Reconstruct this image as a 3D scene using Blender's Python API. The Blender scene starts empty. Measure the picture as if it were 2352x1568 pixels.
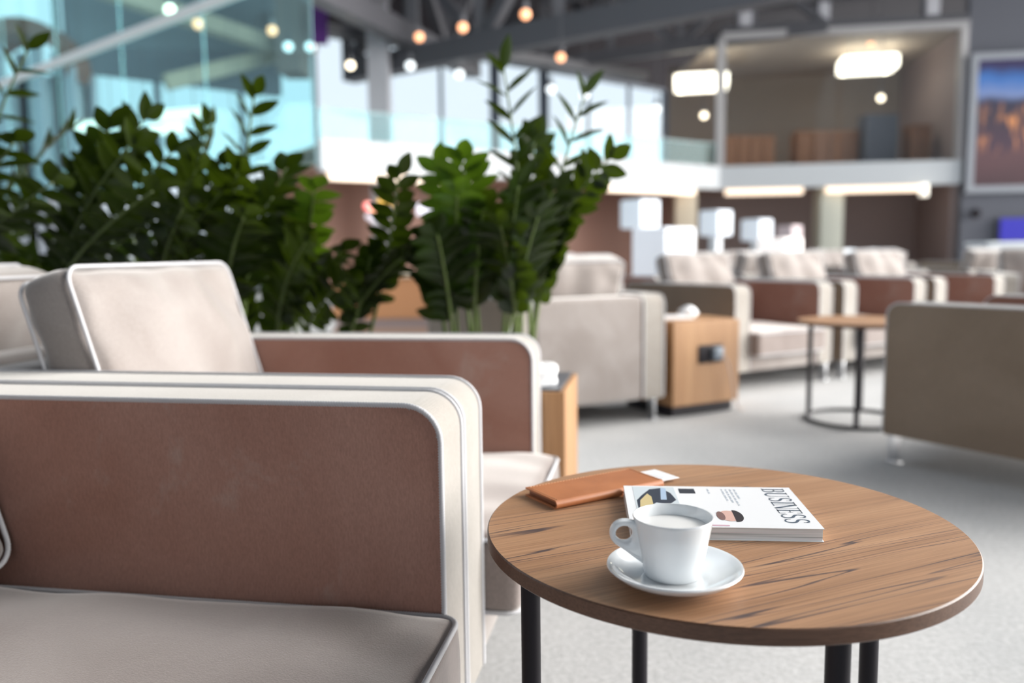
import bpy, bmesh, math, random
from mathutils import Vector, Matrix
random.seed(11)
PI = math.pi
SC = bpy.context.scene
COL = SC.collection
V = Vector

# ------------------------------------------------------------------ camera
FPX, PITCH, ROLL, H = 1880.0, math.radians(6.2), math.radians(-0.7), 0.85
cF = V((0, math.cos(PITCH), -math.sin(PITCH)))
u0 = V((0, math.sin(PITCH), math.cos(PITCH)))
r0 = V((1, 0, 0))
cR = r0 * math.cos(ROLL) + u0 * math.sin(ROLL)
cU = u0 * math.cos(ROLL) - r0 * math.sin(ROLL)
EYE = V((0, 0, H))
cam = bpy.data.cameras.new('camera')
camo = bpy.data.objects.new('camera', cam)
COL.objects.link(camo)
cam.sensor_width = 36.0
cam.lens = FPX / 2352 * 36
camo.matrix_world = Matrix(((cR.x, cU.x, -cF.x, 0), (cR.y, cU.y, -cF.y, 0), (cR.z, cU.z, -cF.z, H), (0, 0, 0, 1)))
cam.clip_start = 0.02
cam.clip_end = 300
cam.dof.use_dof = True
cam.dof.focus_distance = 0.985
cam.dof.aperture_fstop = 2.35
SC.camera = camo

def ray(px, py):
    return cF + cR * ((px - 1176) / FPX) - cU * ((py - 784) / FPX)
def atz(px, py, z):
    d = ray(px, py); return EYE + d * ((z - H) / d.z)
def aty(px, py, y):
    d = ray(px, py); return EYE + d * (y / d.y)

# ------------------------------------------------------------------ materials
def nmat(name):
    m = bpy.data.materials.new(name); m.use_nodes = True
    nt = m.node_tree
    return m, nt, nt.nodes, nt.links, nt.nodes['Principled BSDF']
def plain(name, col, rough=0.5, metal=0.0, spec=0.5, emis=None, es=1.0, coat=0.0, trans=0.0):
    m, nt, N, L, b = nmat(name)
    b.inputs['Base Color'].default_value = (*col, 1)
    b.inputs['Roughness'].default_value = rough
    b.inputs['Metallic'].default_value = metal
    b.inputs['Specular IOR Level'].default_value = spec
    b.inputs['Coat Weight'].default_value = coat
    b.inputs['Transmission Weight'].default_value = trans
    if emis:
        b.inputs['Emission Color'].default_value = (*emis, 1)
        b.inputs['Emission Strength'].default_value = es
    return m
def ramp(N, stops):
    r = N.new('ShaderNodeValToRGB')
    e = r.color_ramp.elements
    while len(e) < len(stops): e.new(0.5)
    for k, (p, c) in enumerate(stops):
        e[k].position = p; e[k].color = (*c, 1) if len(c) == 3 else c
    return r
def coords(N, L, scale=(1, 1, 1), rot=(0, 0, 0), kind='Object'):
    t = N.new('ShaderNodeTexCoord'); src = t.outputs[kind]
    if any(rot):
        m0 = N.new('ShaderNodeMapping'); m0.inputs['Rotation'].default_value = rot
        L.new(src, m0.inputs['Vector']); src = m0.outputs['Vector']
    mp = N.new('ShaderNodeMapping'); mp.inputs['Scale'].default_value = scale
    L.new(src, mp.inputs['Vector'])
    return mp.outputs['Vector']
def noise(N, L, vec, scale, detail=4, rough=0.5, dist=0.0):
    n = N.new('ShaderNodeTexNoise')
    n.inputs['Scale'].default_value = scale; n.inputs['Detail'].default_value = detail
    n.inputs['Roughness'].default_value = rough; n.inputs['Distortion'].default_value = dist
    if vec is not None: L.new(vec, n.inputs['Vector'])
    return n.outputs['Fac']
def mixc(N, L, fac, a, b, mode='MIX'):
    x = N.new('ShaderNodeMix'); x.data_type = 'RGBA'; x.blend_type = mode
    for s, v in ((0, fac), (6, a), (7, b)):
        if isinstance(v, (int, float)): x.inputs[s].default_value = v
        elif isinstance(v, tuple): x.inputs[s].default_value = (*v, 1)
        else: L.new(v, x.inputs[s])
    return x.outputs[2]
def bump(N, L, b, h, strength, dist=0.002):
    k = N.new('ShaderNodeBump'); k.inputs['Strength'].default_value = strength; k.inputs['Distance'].default_value = dist
    L.new(h, k.inputs['Height']); L.new(k.outputs['Normal'], b.inputs['Normal'])

def velvet(name, ca, cb, sheen=0.5, marks=2.2, tint=(0.9, 0.85, 0.8), weave=False, brushed=False):
    m, nt, N, L, b = nmat(name)
    v = coords(N, L)
    big = noise(N, L, v, marks, 5, 0.55, 0.6)
    r = ramp(N, [(0.36, ca), (0.66, cb)]); L.new(big, r.inputs['Fac'])
    fine = noise(N, L, coords(N, L, (1, 1, 0.35)), 420, 2, 0.6)
    r2 = ramp(N, [(0.3, (0.72, 0.72, 0.72)), (0.7, (1.12, 1.12, 1.12))]); L.new(fine, r2.inputs['Fac'])
    c = mixc(N, L, 0.55, r.outputs['Color'], r2.outputs['Color'], 'MULTIPLY')
    if brushed:                       # pale patches where the nap was stroked the other way
        pn = noise(N, L, coords(N, L, (1, 1, 0.8)), 8.0, 8, 0.66, 0.3)
        rp = ramp(N, [(0.58, (0, 0, 0)), (0.66, (0.38, 0.38, 0.38))]); L.new(pn, rp.inputs['Fac'])
        c = mixc(N, L, rp.outputs['Color'], c, (0.40, 0.31, 0.27))
    if weave:                         # small open mesh of the boxing cloth
        ws = []
        for rt in (0.7, -0.7):
            w = N.new('ShaderNodeTexWave'); w.inputs['Scale'].default_value = 130; w.bands_direction = 'Z'
            L.new(coords(N, L, (1, 1, 1), (rt, rt, 0)), w.inputs['Vector']); ws.append(w.outputs['Fac'])
        wm = N.new('ShaderNodeMath'); wm.operation = 'MULTIPLY'; L.new(ws[0], wm.inputs[0]); L.new(ws[1], wm.inputs[1])
        rw = ramp(N, [(0.55, (1, 1, 1)), (0.9, (0.72, 0.70, 0.68))]); L.new(wm.outputs[0], rw.inputs['Fac'])
        c = mixc(N, L, 1.0, c, rw.outputs['Color'], 'MULTIPLY')
    L.new(c, b.inputs['Base Color'])
    b.inputs['Roughness'].default_value = 0.85
    b.inputs['Specular IOR Level'].default_value = 0.15
    b.inputs['Sheen Weight'].default_value = sheen
    b.inputs['Sheen Roughness'].default_value = 0.45
    b.inputs['Sheen Tint'].default_value = (*tint, 1)
    bump(N, L, b, fine, 0.25, 0.0015)
    return m

def wood(name, dark, mid, light, streak, axis_rot=0.0, plank='x', rough=0.45, streaks=True, fs=1.0):
    m, nt, N, L, b = nmat(name)
    sc = {'x': (1.1, 26, 26), 'z': (26, 26, 1.1)}[plank]
    sc = tuple(s * fs for s in sc)
    vec = coords(N, L, sc, (0, 0, axis_rot))
    base = noise(N, L, vec, 1.0, 5, 0.6, 0.35)
    r = ramp(N, [(0.25, dark), (0.5, mid), (0.75, light)]); L.new(base, r.inputs['Fac'])
    sc2 = {'x': (5, 420, 420), 'z': (420, 420, 5)}[plank]
    fine = noise(N, L, coords(N, L, sc2, (0, 0, axis_rot)), 1.0, 3, 0.6)
    r2 = ramp(N, [(0.34, (0.55, 0.52, 0.50)), (0.60, (1.10, 1.10, 1.10))]); L.new(fine, r2.inputs['Fac'])
    c = mixc(N, L, 0.6, r.outputs['Color'], r2.outputs['Color'], 'MULTIPLY')
    if streaks:
        sc3 = {'x': (0.75, 21, 21), 'z': (13, 13, 0.8)}[plank]
        s = noise(N, L, coords(N, L, sc3, (0, 0, axis_rot)), 1.0, 2.5, 0.42, 0.12)
        r3 = ramp(N, [(0.430, (0, 0, 0)), (0.434, (1, 1, 1)), (0.437, (1, 1, 1)), (0.441, (0, 0, 0)), (0.492, (0, 0, 0)), (0.496, (1, 1, 1)), (0.499, (1, 1, 1)), (0.503, (0, 0, 0)), (0.560, (0, 0, 0)), (0.564, (1, 1, 1)), (0.567, (1, 1, 1)), (0.571, (0, 0, 0))]); L.new(s, r3.inputs['Fac'])
        gate = noise(N, L, coords(N, L, (3.2, 9, 9), (0, 0, axis_rot)), 1.0, 2)
        r4 = ramp(N, [(0.38, (0.12, 0.12, 0.12)), (0.50, (1, 1, 1))]); L.new(gate, r4.inputs['Fac'])
        mm = N.new('ShaderNodeMath'); mm.operation = 'MULTIPLY'
        L.new(r3.outputs['Color'], mm.inputs[0]); L.new(r4.outputs['Color'], mm.inputs[1])
        c = mixc(N, L, mm.outputs[0], c, streak)
    L.new(c, b.inputs['Base Color'])
    b.inputs['Roughness'].default_value = rough
    bump(N, L, b, fine, 0.12, 0.001)
    return m

def glass(name, tint, refl=0.05, rough=0.02):
    m = bpy.data.materials.new(name); m.use_nodes = True
    nt = m.node_tree; N, L = nt.nodes, nt.links
    for n in list(N): N.remove(n)
    o = N.new('ShaderNodeOutputMaterial'); t = N.new('ShaderNodeBsdfTransparent'); g = N.new('ShaderNodeBsdfGlossy')
    mx = N.new('ShaderNodeMixShader'); mx.inputs[0].default_value = refl
    t.inputs['Color'].default_value = (*tint, 1); g.inputs['Roughness'].default_value = rough
    g.inputs['Color'].default_value = (0.9, 0.97, 1, 1)
    L.new(t.outputs[0], mx.inputs[1]); L.new(g.outputs[0], mx.inputs[2])
    L.new(mx.outputs[0], o.inputs['Surface'])
    return m

M = {}
M['velvet'] = velvet('shade_taupe_velvet', (0.285, 0.142, 0.105), (0.36, 0.205, 0.162), 0.4, 2.2, (0.95, 0.92, 0.90), False, True)  # same cloth as the cushions, brown of the unlit arm faces in its colour
M['velvet_outer_shade'] = velvet('shade_olive_velvet', (0.20, 0.152, 0.112), (0.25, 0.195, 0.148), 0.45, 2.2, (0.95, 0.93, 0.9))  # same cloth again, shade of the outer arm faces put into its colour
M['velvet_lit'] = velvet('lit_taupe_velvet', (0.25, 0.217, 0.201), (0.315, 0.282, 0.266), 1.0, 5.0, (0.95, 0.93, 0.91))  # lit copy of the arm cloth, paler for cushions and backs
M['velvet_seat_shade'] = velvet('shade_mauve_velvet', (0.195, 0.155, 0.142), (0.255, 0.212, 0.197), 1.0, 4.0, (0.95, 0.93, 0.91))  # cushion cloth darkened to stand in for shade on the seats
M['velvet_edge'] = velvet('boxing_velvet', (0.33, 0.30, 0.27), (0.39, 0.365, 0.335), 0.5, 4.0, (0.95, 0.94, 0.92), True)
M['cord'] = plain('grey_cord', (0.52, 0.52, 0.54), 0.8, 0, 0.2)
M['steel'] = plain('brushed_steel', (0.62, 0.63, 0.65), 0.3, 1.0)
M['black_steel'] = plain('black_powder_coat', (0.010, 0.008, 0.012), 0.5, 0, 0.3)
M['top_wood'] = wood('walnut_table_top', (0.30, 0.155, 0.078), (0.40, 0.218, 0.115), (0.46, 0.265, 0.145), (0.05, 0.036, 0.042), math.radians(-23.5))
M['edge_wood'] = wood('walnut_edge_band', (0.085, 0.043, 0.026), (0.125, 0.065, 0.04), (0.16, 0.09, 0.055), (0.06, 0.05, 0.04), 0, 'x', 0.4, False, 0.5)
M['oak'] = wood('oak_veneer', (0.30, 0.155, 0.068), (0.38, 0.205, 0.095), (0.46, 0.265, 0.13), (0.2, 0.1, 0.05), 0, 'z', 0.5, False, 0.6)
M['porcelain'] = plain('white_porcelain', (0.80, 0.83, 0.85), 0.09, 0, 0.6, coat=0.4)
M['paper'] = plain('white_paper', (0.80, 0.81, 0.83), 0.55)
M['leaf'] = None

def carpet():
    m, nt, N, L, b = nmat('grey_carpet')
    v = coords(N, L)
    a = noise(N, L, v, 2.2, 4); f = noise(N, L, v, 70, 5, 0.75)
    r = ramp(N, [(0.3, (0.45, 0.455, 0.46)), (0.7, (0.54, 0.54, 0.54))]); L.new(a, r.inputs['Fac'])
    r2 = ramp(N, [(0.33, (0.62, 0.62, 0.62)), (0.66, (1.18, 1.18, 1.18))]); L.new(f, r2.inputs['Fac'])
    L.new(mixc(N, L, 0.6, r.outputs['Color'], r2.outputs['Color'], 'MULTIPLY'), b.inputs['Base Color'])
    b.inputs['Roughness'].default_value = 0.95; b.inputs['Specular IOR Level'].default_value = 0.1
    bump(N, L, b, f, 0.5, 0.004)
    return m
M['carpet'] = carpet()

def leafmat(name, a, bcol, trans):
    m, nt, N, L, b = nmat(name)
    n = noise(N, L, coords(N, L), 9, 3)
    r = ramp(N, [(0.3, a), (0.7, bcol)]); L.new(n, r.inputs['Fac'])
    L.new(r.outputs['Color'], b.inputs['Base Color'])
    b.inputs['Roughness'].default_value = 0.32
    b.inputs['Specular IOR Level'].default_value = 0.32
    tr = N.new('ShaderNodeBsdfTranslucent'); tr.inputs['Color'].default_value = (*trans, 1)
    ad = N.new('ShaderNodeMixShader'); ad.inputs[0].default_value = 0.25
    o = [x for x in N if x.type == 'OUTPUT_MATERIAL'][0]
    L.new(b.outputs[0], ad.inputs[1]); L.new(tr.outputs[0], ad.inputs[2]); L.new(ad.outputs[0], o.inputs['Surface'])
    return m
M['leaf'] = leafmat('glossy_dark_leaf', (0.007, 0.016, 0.0015), (0.016, 0.034, 0.003), (0.055, 0.09, 0.003))
M['leaf_young'] = leafmat('glossy_young_leaf', (0.022, 0.058, 0.005), (0.055, 0.115, 0.010), (0.13, 0.24, 0.010))
M['stalk'] = plain('green_stalk', (0.12, 0.17, 0.05), 0.4)

def sofa_leather():
    m, nt, N, L, b = nmat('cognac_leather')
    n = noise(N, L, coords(N, L), 14, 5, 0.6)
    r = ramp(N, [(0.3, (0.36, 0.125, 0.045)), (0.7, (0.48, 0.18, 0.07))]); L.new(n, r.inputs['Fac'])
    L.new(r.outputs['Color'], b.inputs['Base Color'])
    b.inputs['Roughness'].default_value = 0.42
    bump(N, L, b, noise(N, L, coords(N, L), 700, 2), 0.15, 0.0006)
    return m
M['leather'] = sofa_leather()

# ------------------------------------------------------------------ mesh helpers
def BM(): return bmesh.new()
def link_mesh(name, bm, mat, parent=None, smooth=True, angle=40):
    bmesh.ops.remove_doubles(bm, verts=bm.verts, dist=1e-6)
    bmesh.ops.recalc_face_normals(bm, faces=bm.faces)
    me = bpy.data.meshes.new(name); bm.to_mesh(me); bm.free()
    mats = mat if isinstance(mat, (list, tuple)) else [mat]
    for mm in mats: me.materials.append(mm)
    if smooth:
        me.polygons.foreach_set('use_smooth', [True] * len(me.polygons))
        me.set_sharp_from_angle(angle=math.radians(angle))
    o = bpy.data.objects.new(name, me); COL.objects.link(o)
    if parent is not None: o.parent = parent
    return o
def thing(name, label, cat, loc=(0, 0, 0), rz=0.0, group=None):
    o = bpy.data.objects.new(name, None); COL.objects.link(o)
    o.empty_display_size = 0.1
    o.location = loc; o.rotation_euler = (0, 0, rz)
    o['label'] = label; o['category'] = cat
    if group: o['group'] = group
    return o
def tag(o, label, cat, group=None):
    o['label'] = label; o['category'] = cat
    if group: o['group'] = group
    return o
def struct(name, bm, mat, smooth=False):
    o = link_mesh(name, bm, mat, None, smooth); o['kind'] = 'structure'
    return o
def dup(root, loc, rz, label, group=None):
    r = root.copy(); COL.objects.link(r); r.location = loc; r.rotation_euler = (0, 0, rz)
    r['label'] = label
    if group: r['group'] = group
    for ch in list(root.children):
        c = ch.copy(); COL.objects.link(c); c.parent = r
        for g in list(ch.children):
            d = g.copy(); COL.objects.link(d); d.parent = c
    return r

def box(bm, x0, x1, y0, y1, z0, z1, bev=0.0, seg=2, mtx=None):
    g = bmesh.ops.create_cube(bm, size=1)
    vs = g['verts']
    for v in vs:
        v.co = V(((x0 + x1) / 2 + v.co.x * (x1 - x0), (y0 + y1) / 2 + v.co.y * (y1 - y0), (z0 + z1) / 2 + v.co.z * (z1 - z0)))
    if bev > 0:
        es = list({e for v in vs for e in v.link_edges})
        r = bmesh.ops.bevel(bm, geom=es, offset=bev, segments=seg, profile=0.6, affect='EDGES')
        vs = list({v for f in r['faces'] for v in f.verts} | {v for v in vs if v.is_valid})
    if mtx is not None:
        for v in vs: v.co = mtx @ v.co
    return vs
def frames(pts, closed=False):
    n = len(pts); out = []; up = None
    for i in range(n):
        a = pts[(i - 1) % n] if (closed or i > 0) else pts[i]
        b = pts[(i + 1) % n] if (closed or i < n - 1) else pts[i]
        t = (b - a).normalized()
        if up is None:
            up = V((0, 0, 1)) if abs(t.z) < 0.9 else V((1, 0, 0))
        x = up - t * up.dot(t)
        if x.length < 1e-6: x = t.orthogonal()
        x.normalize(); up = x
        out.append((t, x, t.cross(x)))
    return out
def tube(bm, pts, rad, seg=10, closed=False, caps=True, fx=1.0):
    pts = [V(p) for p in pts]; fr = frames(pts, closed); rings = []
    for i, p in enumerate(pts):
        r = rad(i / (len(pts) - 1)) if callable(rad) else rad
        t, x, y = fr[i]
        rings.append([bm.verts.new(p + x * (math.cos(2 * PI * k / seg) * r) + y * (math.sin(2 * PI * k / seg) * r * fx)) for k in range(seg)])
    n = len(rings)
    for i in range(n if closed else n - 1):
        A, B = rings[i], rings[(i + 1) % n]
        for k in range(seg):
            bm.faces.new((A[k], A[(k + 1) % seg], B[(k + 1) % seg], B[k]))
    if caps and not closed:
        bm.faces.new(rings[0]); bm.faces.new(rings[-1])
def resample(pts, step, closed=False):
    pts = [V(p) for p in pts]
    if closed: pts = pts + [pts[0]]
    ls = [0]
    for a, b in zip(pts, pts[1:]): ls.append(ls[-1] + (b - a).length)
    n = max(4, int(ls[-1] / step)); out = []; j = 0
    for i in range(n if closed else n + 1):
        s = ls[-1] * i / n
        while j < len(ls) - 2 and ls[j + 1] < s: j += 1
        d = ls[j + 1] - ls[j]
        out.append(pts[j].lerp(pts[j + 1], (s - ls[j]) / d if d else 0))
    return out, ls[-1]
def cord(bm, pts, r, closed=False, step=0.0012, pitch=0.012, seg=9):
    """a three strand twisted cord"""
    P, Ln = resample(pts, step, closed); fr = frames(P, closed); rings = []
    n = len(P)
    turns = max(1, round(Ln / pitch))
    for i, p in enumerate(P):
        t, x, y = fr[i]; ph = 2 * PI * turns * i / n
        row = []
        for k in range(seg):
            a = 2 * PI * k / seg
            rr = r * (0.74 + 0.36 * abs(math.cos(1.5 * (a - ph))))
            row.append(bm.verts.new(p + x * (math.cos(a) * rr) + y * (math.sin(a) * rr)))
        rings.append(row)
    for i in range(n if closed else n - 1):
        A, B = rings[i], rings[(i + 1) % n]
        for k in range(seg):
            bm.faces.new((A[k], A[(k + 1) % seg], B[(k + 1) % seg], B[k]))
    if not closed:
        bm.faces.new(rings[0]); bm.faces.new(rings[-1])
def lathe(bm, prof, seg=64, cx=0, cy=0):
    rings = []
    for r, z in prof:
        if r < 1e-6: rings.append([bm.verts.new((cx, cy, z))])
        else: rings.append([bm.verts.new((cx + r * math.cos(2 * PI * k / seg), cy + r * math.sin(2 * PI * k / seg), z)) for k in range(seg)])
    for A, B in zip(rings, rings[1:]):
        for k in range(seg):
            k2 = (k + 1) % seg
            if len(A) == 1 and len(B) == 1: continue
            if len(A) == 1: bm.faces.new((A[0], B[k], B[k2]))
            elif len(B) == 1: bm.faces.new((A[k], A[k2], B[0]))
            else: bm.faces.new((A[k], A[k2], B[k2], B[k]))
def rrect(x0, x1, y0, y1, r, n=8):
    out = []
    for cx, cy, a in ((x1 - r, y1 - r, 0), (x0 + r, y1 - r, PI / 2), (x0 + r, y0 + r, PI), (x1 - r, y0 + r, 1.5 * PI)):
        for k in range(n + 1):
            t = a + PI / 2 * k / n
            out.append((cx + r * math.cos(t), cy + r * math.sin(t)))
    return out
def prism(bm, poly, y0, y1, bev=0.0, to=lambda a, b, c: (a, c, b)):
    """extrude a 2-D outline (a,b) between two depths c"""
    A = [bm.verts.new(to(a, b, y0)) for a, b in poly]; B = [bm.verts.new(to(a, b, y1)) for a, b in poly]
    n = len(poly)
    f1 = bm.faces.new(A); f2 = bm.faces.new(B)
    for k in range(n): bm.faces.new((A[k], A[(k + 1) % n], B[(k + 1) % n], B[k]))
    if bev > 0:
        bmesh.ops.bevel(bm, geom=list(f1.edges) + list(f2.edges), offset=bev, segments=3, profile=0.6, affect='EDGES')
def bar(bm, p, q, w, h=None):
    p, q = V(p), V(q); h = h or w
    t = (q - p); L = t.length; t.normalize()
    up = V((0, 0, 1)) if abs(t.z) < 0.95 else V((0, 1, 0))
    x = t.cross(up).normalized(); y = x.cross(t)
    vs = [bm.verts.new(b + x * sx * w / 2 + y * sy * h / 2) for b in (p, q) for sx, sy in ((-1, -1), (1, -1), (1, 1), (-1, 1))]
    for f in ((3, 2, 1, 0), (4, 5, 6, 7), (0, 1, 5, 4), (1, 2, 6, 5), (2, 3, 7, 6), (3, 0, 4, 7)):
        bm.faces.new([vs[i] for i in f])
def slab(bm, p, q, z0, z1, th, off=0.0):
    """vertical wall piece from plan point p to q"""
    p, q = V((p[0], p[1], 0)), V((q[0], q[1], 0)); t = (q - p).normalized(); n = V((-t.y, t.x, 0))
    p = p + n * off; q = q + n * off
    vs = [bm.verts.new(V((b.x, b.y, z)) + n * s * th / 2) for z in (z0, z1) for b, s in ((p, -1), (q, -1), (q, 1), (p, 1))]
    for f in ((3, 2, 1, 0), (4, 5, 6, 7), (0, 1, 5, 4), (1, 2, 6, 5), (2, 3, 7, 6), (3, 0, 4, 7)):
        bm.faces.new([vs[i] for i in f])
def pillow(bm, hx, hy, hz, r, puff, axis=2, n=26, mtx=None, wob=0.003, seed=0):
    """stuffed cushion: rounded box with both big faces (normal to axis) blown up"""
    half = V((hx, hy, hz)); rnd = random.Random(seed)
    ph = [rnd.uniform(0, 6) for _ in range(8)]
    cache = {}
    def vert(c):
        key = tuple(round(q * n) for q in c)
        if key in cache: return cache[key]
        p = V((c[0] * hx, c[1] * hy, c[2] * hz))
        inner = V([max(-(half[i] - r), min(half[i] - r, p[i])) for i in range(3)])
        d = p - inner
        pos = inner + (d.normalized() * r if d.length > 1e-9 else V((0, 0, 0)))
        a, b2 = [i for i in range(3) if i != axis]
        w = max(0, (1 - c[a] ** 2)) ** 0.7 * max(0, (1 - c[b2] ** 2)) ** 0.7
        pos[axis] += c[axis] * puff * w
        wobv = wob * (math.sin(9 * c[a] + ph[0] + 2 * c[b2]) + math.sin(7 * c[b2] + ph[1] + 3 * c[a]) + 0.6 * math.sin(15 * c[a] * c[b2] + ph[2]))
        pos[axis] += c[axis] * wobv
        # sides bulge a little
        for s in (a, b2):
            pos[s] += c[s] * puff * 0.25 * max(0, 1 - c[axis] ** 2) * 0.6
        if mtx is not None: pos = mtx @ pos
        v = bm.verts.new(pos); cache[key] = v
        return v
    rng = [(-1 + 2 * i / n) for i in range(n + 1)]
    # crowd samples to the rims so that the rounding is smooth
    rng = [math.copysign(1 - (1 - abs(t)) ** 1.35, t) for t in rng]
    for ax in range(3):
        o1, o2 = [i for i in range(3) if i != ax]
        for s in (-1, 1):
            for i in range(n):
                for j in range(n):
                    q = []
                    for (ii, jj) in ((i, j), (i + 1, j), (i + 1, j + 1), (i, j + 1)):
                        c = [0, 0, 0]; c[ax] = s; c[o1] = rng[ii]; c[o2] = rng[jj]; q.append(vert(c))
                    if len(set(q)) == 4:
                        try: bm.faces.new(q)
                        except ValueError: pass

# ------------------------------------------------------------------ the armchairs and the sofa
AZ = 0.637           # arm height
ZB = 0.115           # underside of the upholstery
XB, XF = -0.66, 0.38
AT = 0.125           # arm thickness
def arm_outline():
    r = 0.052; rb = 0.012; out = []
    for cx, cz, rr, a in ((XF - r, AZ - r, r, 0), (XB + r, AZ - r, r, PI / 2), (XB + rb, ZB + rb, rb, PI), (XF - rb, ZB + rb, rb, 1.5 * PI)):
        for k in range(9):
            t = a + PI / 2 * k / 8
            out.append((cx + rr * math.cos(t), cz + rr * math.sin(t)))
    return out
def make_seat(name, label, cat, wi, ncush, group=None, front=0.445, sag=0.0):
    """wi: half of the width between the arms"""
    t = thing(name, label, cat, group=group)
    ol = arm_outline()
    for s in (-1, 1):
        bm = BM()
        y0, y1 = (wi, wi + AT) if s > 0 else (-wi - AT, -wi)
        prism(bm, ol, y0, y1, 0.006)
        # panels share one cloth with shade in two tones; edge band is another
        bmesh.ops.recalc_face_normals(bm, faces=bm.faces)
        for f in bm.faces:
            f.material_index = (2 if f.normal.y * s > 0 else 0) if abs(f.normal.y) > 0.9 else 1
        a = link_mesh('arm', bm, [M['velvet'], M['velvet_edge'], M['velvet_outer_shade']], t)
        # cords run up the front, over the top and down the back
        open_ol = [p for p in ol]
        path = [(XF, ZB + 0.01)] + open_ol[:18] + [(XB, ZB + 0.01)]
        for yy in (y0 + 0.002, y1 - 0.002):
            bm = BM()
            cord(bm, [(p[0], yy, p[1]) for p in path], 0.0041)
            link_mesh('piping', bm, M['cord'], a, True, 80)
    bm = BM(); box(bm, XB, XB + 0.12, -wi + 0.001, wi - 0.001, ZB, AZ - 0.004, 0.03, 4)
    bk = link_mesh('backrest', bm, M['velvet_lit'], t)
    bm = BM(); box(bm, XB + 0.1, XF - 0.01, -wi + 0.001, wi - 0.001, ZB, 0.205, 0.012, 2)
    link_mesh('seat_base', bm, M['velvet_lit'], t)
    cw = wi / ncush
    for k in range(ncush):
        cy = -wi + cw * (2 * k + 1)
        hx, hz = 0.445, 0.072; hy = cw - 0.004; cz = 0.282 - sag; dx = front - 0.445
        bm = BM()
        mt = Matrix.Translation((dx, cy, cz))
        pillow(bm, hx, hy, hz, 0.022, 0.022, 2, 30, mt, 0.0022, k)
        sc = link_mesh('seat_cushion', bm, M['velvet_seat_shade'], t, True, 60)
        for zz in (cz + hz - 0.006, cz - hz + 0.006):
            bm = BM()
            lp = rrect(dx - hx, dx + hx, cy - hy + 0.001, cy + hy - 0.001, 0.03, 6)
            cord(bm, [(a, b, zz) for a, b in lp], 0.0040, True)
            link_mesh('piping', bm, M['cord'], sc, True, 80)
        # back cushion, leaning
        lean = math.radians(-16.5)
        bh, bt, bw = 0.235, 0.058, cw - 0.012
        mt = Matrix.Translation((-0.397 - sag * 2, cy, 0.592)) @ Matrix.Rotation(lean, 4, 'Y')
        bm = BM(); pillow(bm, bt, bw, bh, 0.03, 0.035, 0, 28, mt, 0.004, 5 + k)
        bc = link_mesh('back_cushion', bm, M['velvet_lit'], t, True, 60)
        for xx in (bt - 0.004, -bt + 0.004):
            bm = BM()
            lp = rrect(-bw, bw, -bh, bh, 0.035, 6)
            pts = []
            for a, b in lp:
                pts.append(mt @ V((xx, a * 1.004, b * 1.004)))
            cord(bm, pts, 0.0040, True)
            link_mesh('piping', bm, M['cord'], bc, True, 80)
    for sx in (XB + 0.06, XF - 0.035):
        for sy in (-wi - AT + 0.03, wi + AT - 0.03):
            bm = BM()
            box(bm, sx - 0.025, sx + 0.025, sy - 0.007, sy + 0.007, 0.006, ZB + 0.004, 0.003, 2)
            box(bm, sx - 0.032, sx + 0.032, sy - 0.014, sy + 0.014, 0.0, 0.007, 0.002, 2)
            link_mesh('leg', bm, M['steel'], t)
    return t

TH = math.radians(-10.0)
cT, sT = math.cos(TH), math.sin(TH)
def rot(th, x, y): return (x * math.cos(th) - y * math.sin(th), x * math.sin(th) + y * math.cos(th))
WI = 0.305
p1 = (-0.103, 1.13)
d = rot(TH, XF, 0.62)
sofa = make_seat('sofa', 'nearest taupe velvet sofa with grey rope piping, left of the round coffee table', 'sofa', 0.62, 2, None, 0.405, 0.016)
sofa.location = (p1[0] - d[0], p1[1] - d[1], 0); sofa.rotation_euler = (0, 0, TH)
chair = make_seat('armchair', 'taupe velvet armchair beside the nearest sofa, pale back cushion leaning in front of the plants', 'armchair', WI, 1, 'velvet lounge armchairs')
d = rot(TH, 0, 0.62 + AT + 0.012 + AT + WI)
c2 = (sofa.location.x + d[0], sofa.location.y + d[1])
chair.location = (c2[0], c2[1], 0); chair.rotation_euler = (0, 0, TH)
G = 'velvet lounge armchairs'
d = rot(TH, 2 * XB - 0.09, 0.0)
dup(chair, (c2[0] + d[0], c2[1] + d[1], 0), TH + PI, 'armchair back to back with the nearest armchair, grey cushion at the left edge', G)
def seat_at(corner, lx, ly, deg, label):
    th = math.radians(deg); d = rot(th, lx, ly)
    return dup(chair, (corner[0] - d[0], corner[1] - d[1], 0), th, label, G)
W2 = WI + AT
seat_at((1.47, 3.2), XF, W2, 123.5, 'shaded olive brown armchair cut off by the right edge, behind the coffee table')
seat_at((0.76, 4.06), XB, -W2, 116.5, 'pale grey armchair seen from behind, just right of the tall plants')
R2 = (1.505, 5.38)
dup(chair, (R2[0], R2[1], 0), math.radians(-60), 'armchair with cream cushion behind the oak cabinet with the socket', G)
dup(chair, (R2[0] + 0.84, R2[1] + 0.48, 0), math.radians(-60), 'armchair behind the distant round table, between two other chairs', G)
dup(chair, (R2[0] + 1.68, R2[1] + 0.96, 0), math.radians(-60), 'armchair half hidden behind the olive brown armchair at the right', G)
dup(chair, (0.72, 6.75, 0), math.radians(-35), 'far armchair with cream cushion showing past the grey chair back', G)
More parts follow.
